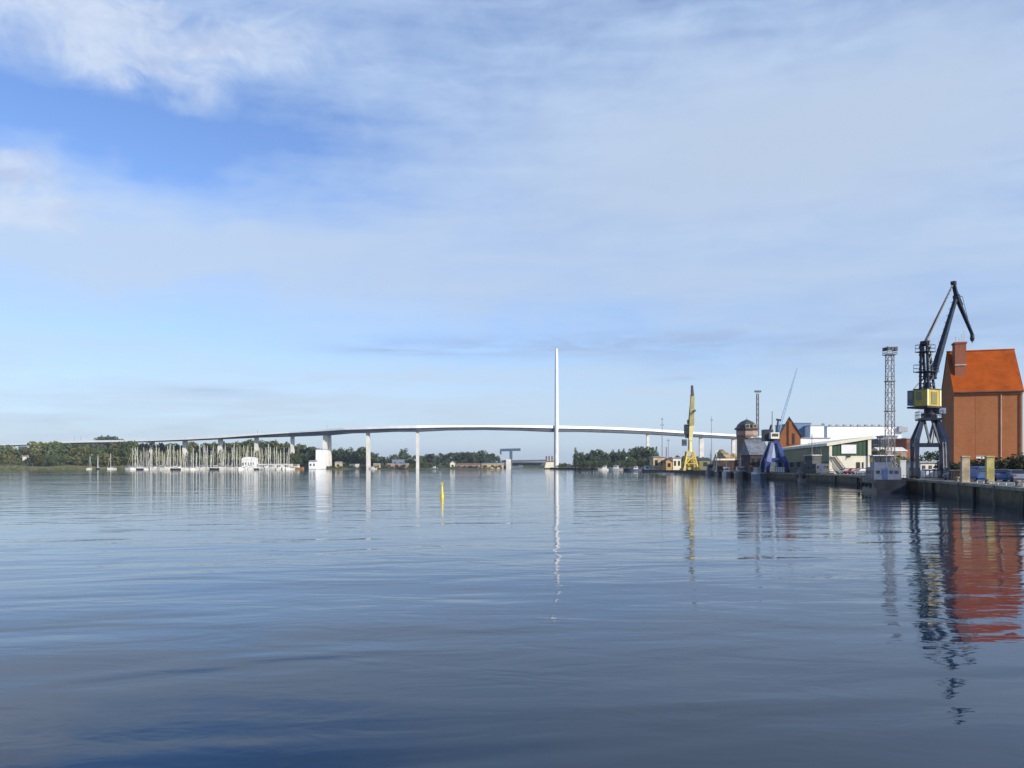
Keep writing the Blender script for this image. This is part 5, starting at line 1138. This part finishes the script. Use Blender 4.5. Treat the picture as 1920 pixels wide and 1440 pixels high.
for k, (px, D_, h_, kd, lf, lab) in enumerate(((1500, 300, 7, 'broad', 'leaf_dark', "dark tree beside the foot of the red brick gable"), (1700, 240, 6, 'bush', 'leaf_olive', "olive shrub behind the bow of the grey-blue work boat"), (1715, 225, 5.5, 'bush', 'leaf_mid', "green shrub behind the left leg of the navy crane"), (1770, 160, 5.5, 'broad', 'leaf_dark', "dark tree tucked against the shaded gable of the brick warehouse"))):
    tree('bush' if kd == 'bush' else 'deciduous_tree', lab, None, at(px, D_), h_, kd, lf, 1.0, 'bush' if kd == 'bush' else 'tree')

# ------------------------------------------------------------------ air
hzm = bpy.data.materials.new("thin_air"); hzm.use_nodes = True; nt = hzm.node_tree; nt.nodes.remove(nt.nodes['Principled BSDF'])
pv = nt.nodes.new('ShaderNodeVolumePrincipled'); pv.inputs['Color'].default_value = (0.80, 0.88, 1.0, 1); pv.inputs['Density'].default_value = 0.00009; pv.inputs['Anisotropy'].default_value = 0.2
nt.links.new(pv.outputs[0], nt.nodes['Material Output'].inputs['Volume'])
m_ = MB(); m_.hexa([Vector(p) for p in ((-7000, -500, -7), (7000, -500, -7), (7000, 9500, -7), (-7000, 9500, -7))], [Vector(p) for p in ((-7000, -500, 140), (7000, -500, 140), (7000, 9500, 140), (-7000, 9500, 140))])
hz_ = m_.build('haze', hzm); hz_['kind'] = 'stuff'; hz_['label'] = "thin bluish air over the harbour"; hz_['category'] = 'haze'

# ------------------------------------------------------------------ quay clutter by the near crane and along the far quay
def crate(name, label, cat, px, D, w, d, h, m, rz=0.0, lid=None):
    c = Vector(at(px, D)); t = thing(name, label, cat, tuple(c)); ax = Vector((math.cos(rz), math.sin(rz), 0)); ay = Vector((-ax.y, ax.x, 0))
    b = MB(); b.box(c + UP * (h / 2 + .1), (w, d, h), ax, ay); b.build('body', m, t)
    b = MB()
    for k in range(5): b.box(c + UP * (h / 2 + .1) + ax * (w * (k / 4 - .5)) - ay * (d / 2), (.09, .08, h), ax, ay)
    for z in (.12, h + .08): b.box(c + UP * z, (w + .08, d + .08, .08), ax, ay)
    b.build('corner_frame', M['rust'], t)
crate('skip_container', "small white skip standing between the crane legs by the cars", 'container', 1749, 121, 2.2, 1.6, 1.1, M['white'], R(-17))
crate('storage_crate', "dark rusty crate beside the right foot of the navy crane", 'crate', 1791, 104, 1.2, 1.2, 1.1, M['rust'], R(-17))
crate('storage_crate', "grey steel box on the quay left of the green hall corner", 'crate', 1541, 196, 3.0, 2.0, 1.6, M['greyroof'], R(-7))
crate('storage_crate', "pale crate on the quay edge under the blue crane", 'crate', 1461, 212, 2.4, 1.8, 1.5, M['conc'], R(-7))
crate('skip_container', "rusty brown skip on the quay between blue crane and tan shed", 'container', 1418, 240, 4.0, 2.0, 1.9, M['redroof'], R(-5))
for k, (y, lab) in enumerate(((88, "steel quay ladder left of the beige post"), (74.5, "steel quay ladder right of the yellow post"), (104, "steel quay ladder near the navy crane"))):
    x = edge_x(y) - .16; t = thing('quay_ladder', lab, 'ladder', (x, y, 0.0)); tn = Vector((.3, .954, 0)); b = MB()
    for o in (-.25, .25): b.beam(Vector((x, y, -.6)) + tn * o, Vector((x, y, QZ + .1)) + tn * o, .06, .06)
    b.build('rail', M['coping'], t); b = MB()
    for j in range(8): b.beam(Vector((x, y, -.3 + j * .28)) - tn * .25, Vector((x, y, -.3 + j * .28)) + tn * .25, .04, .04)
    b.build('rung', M['coping'], t)
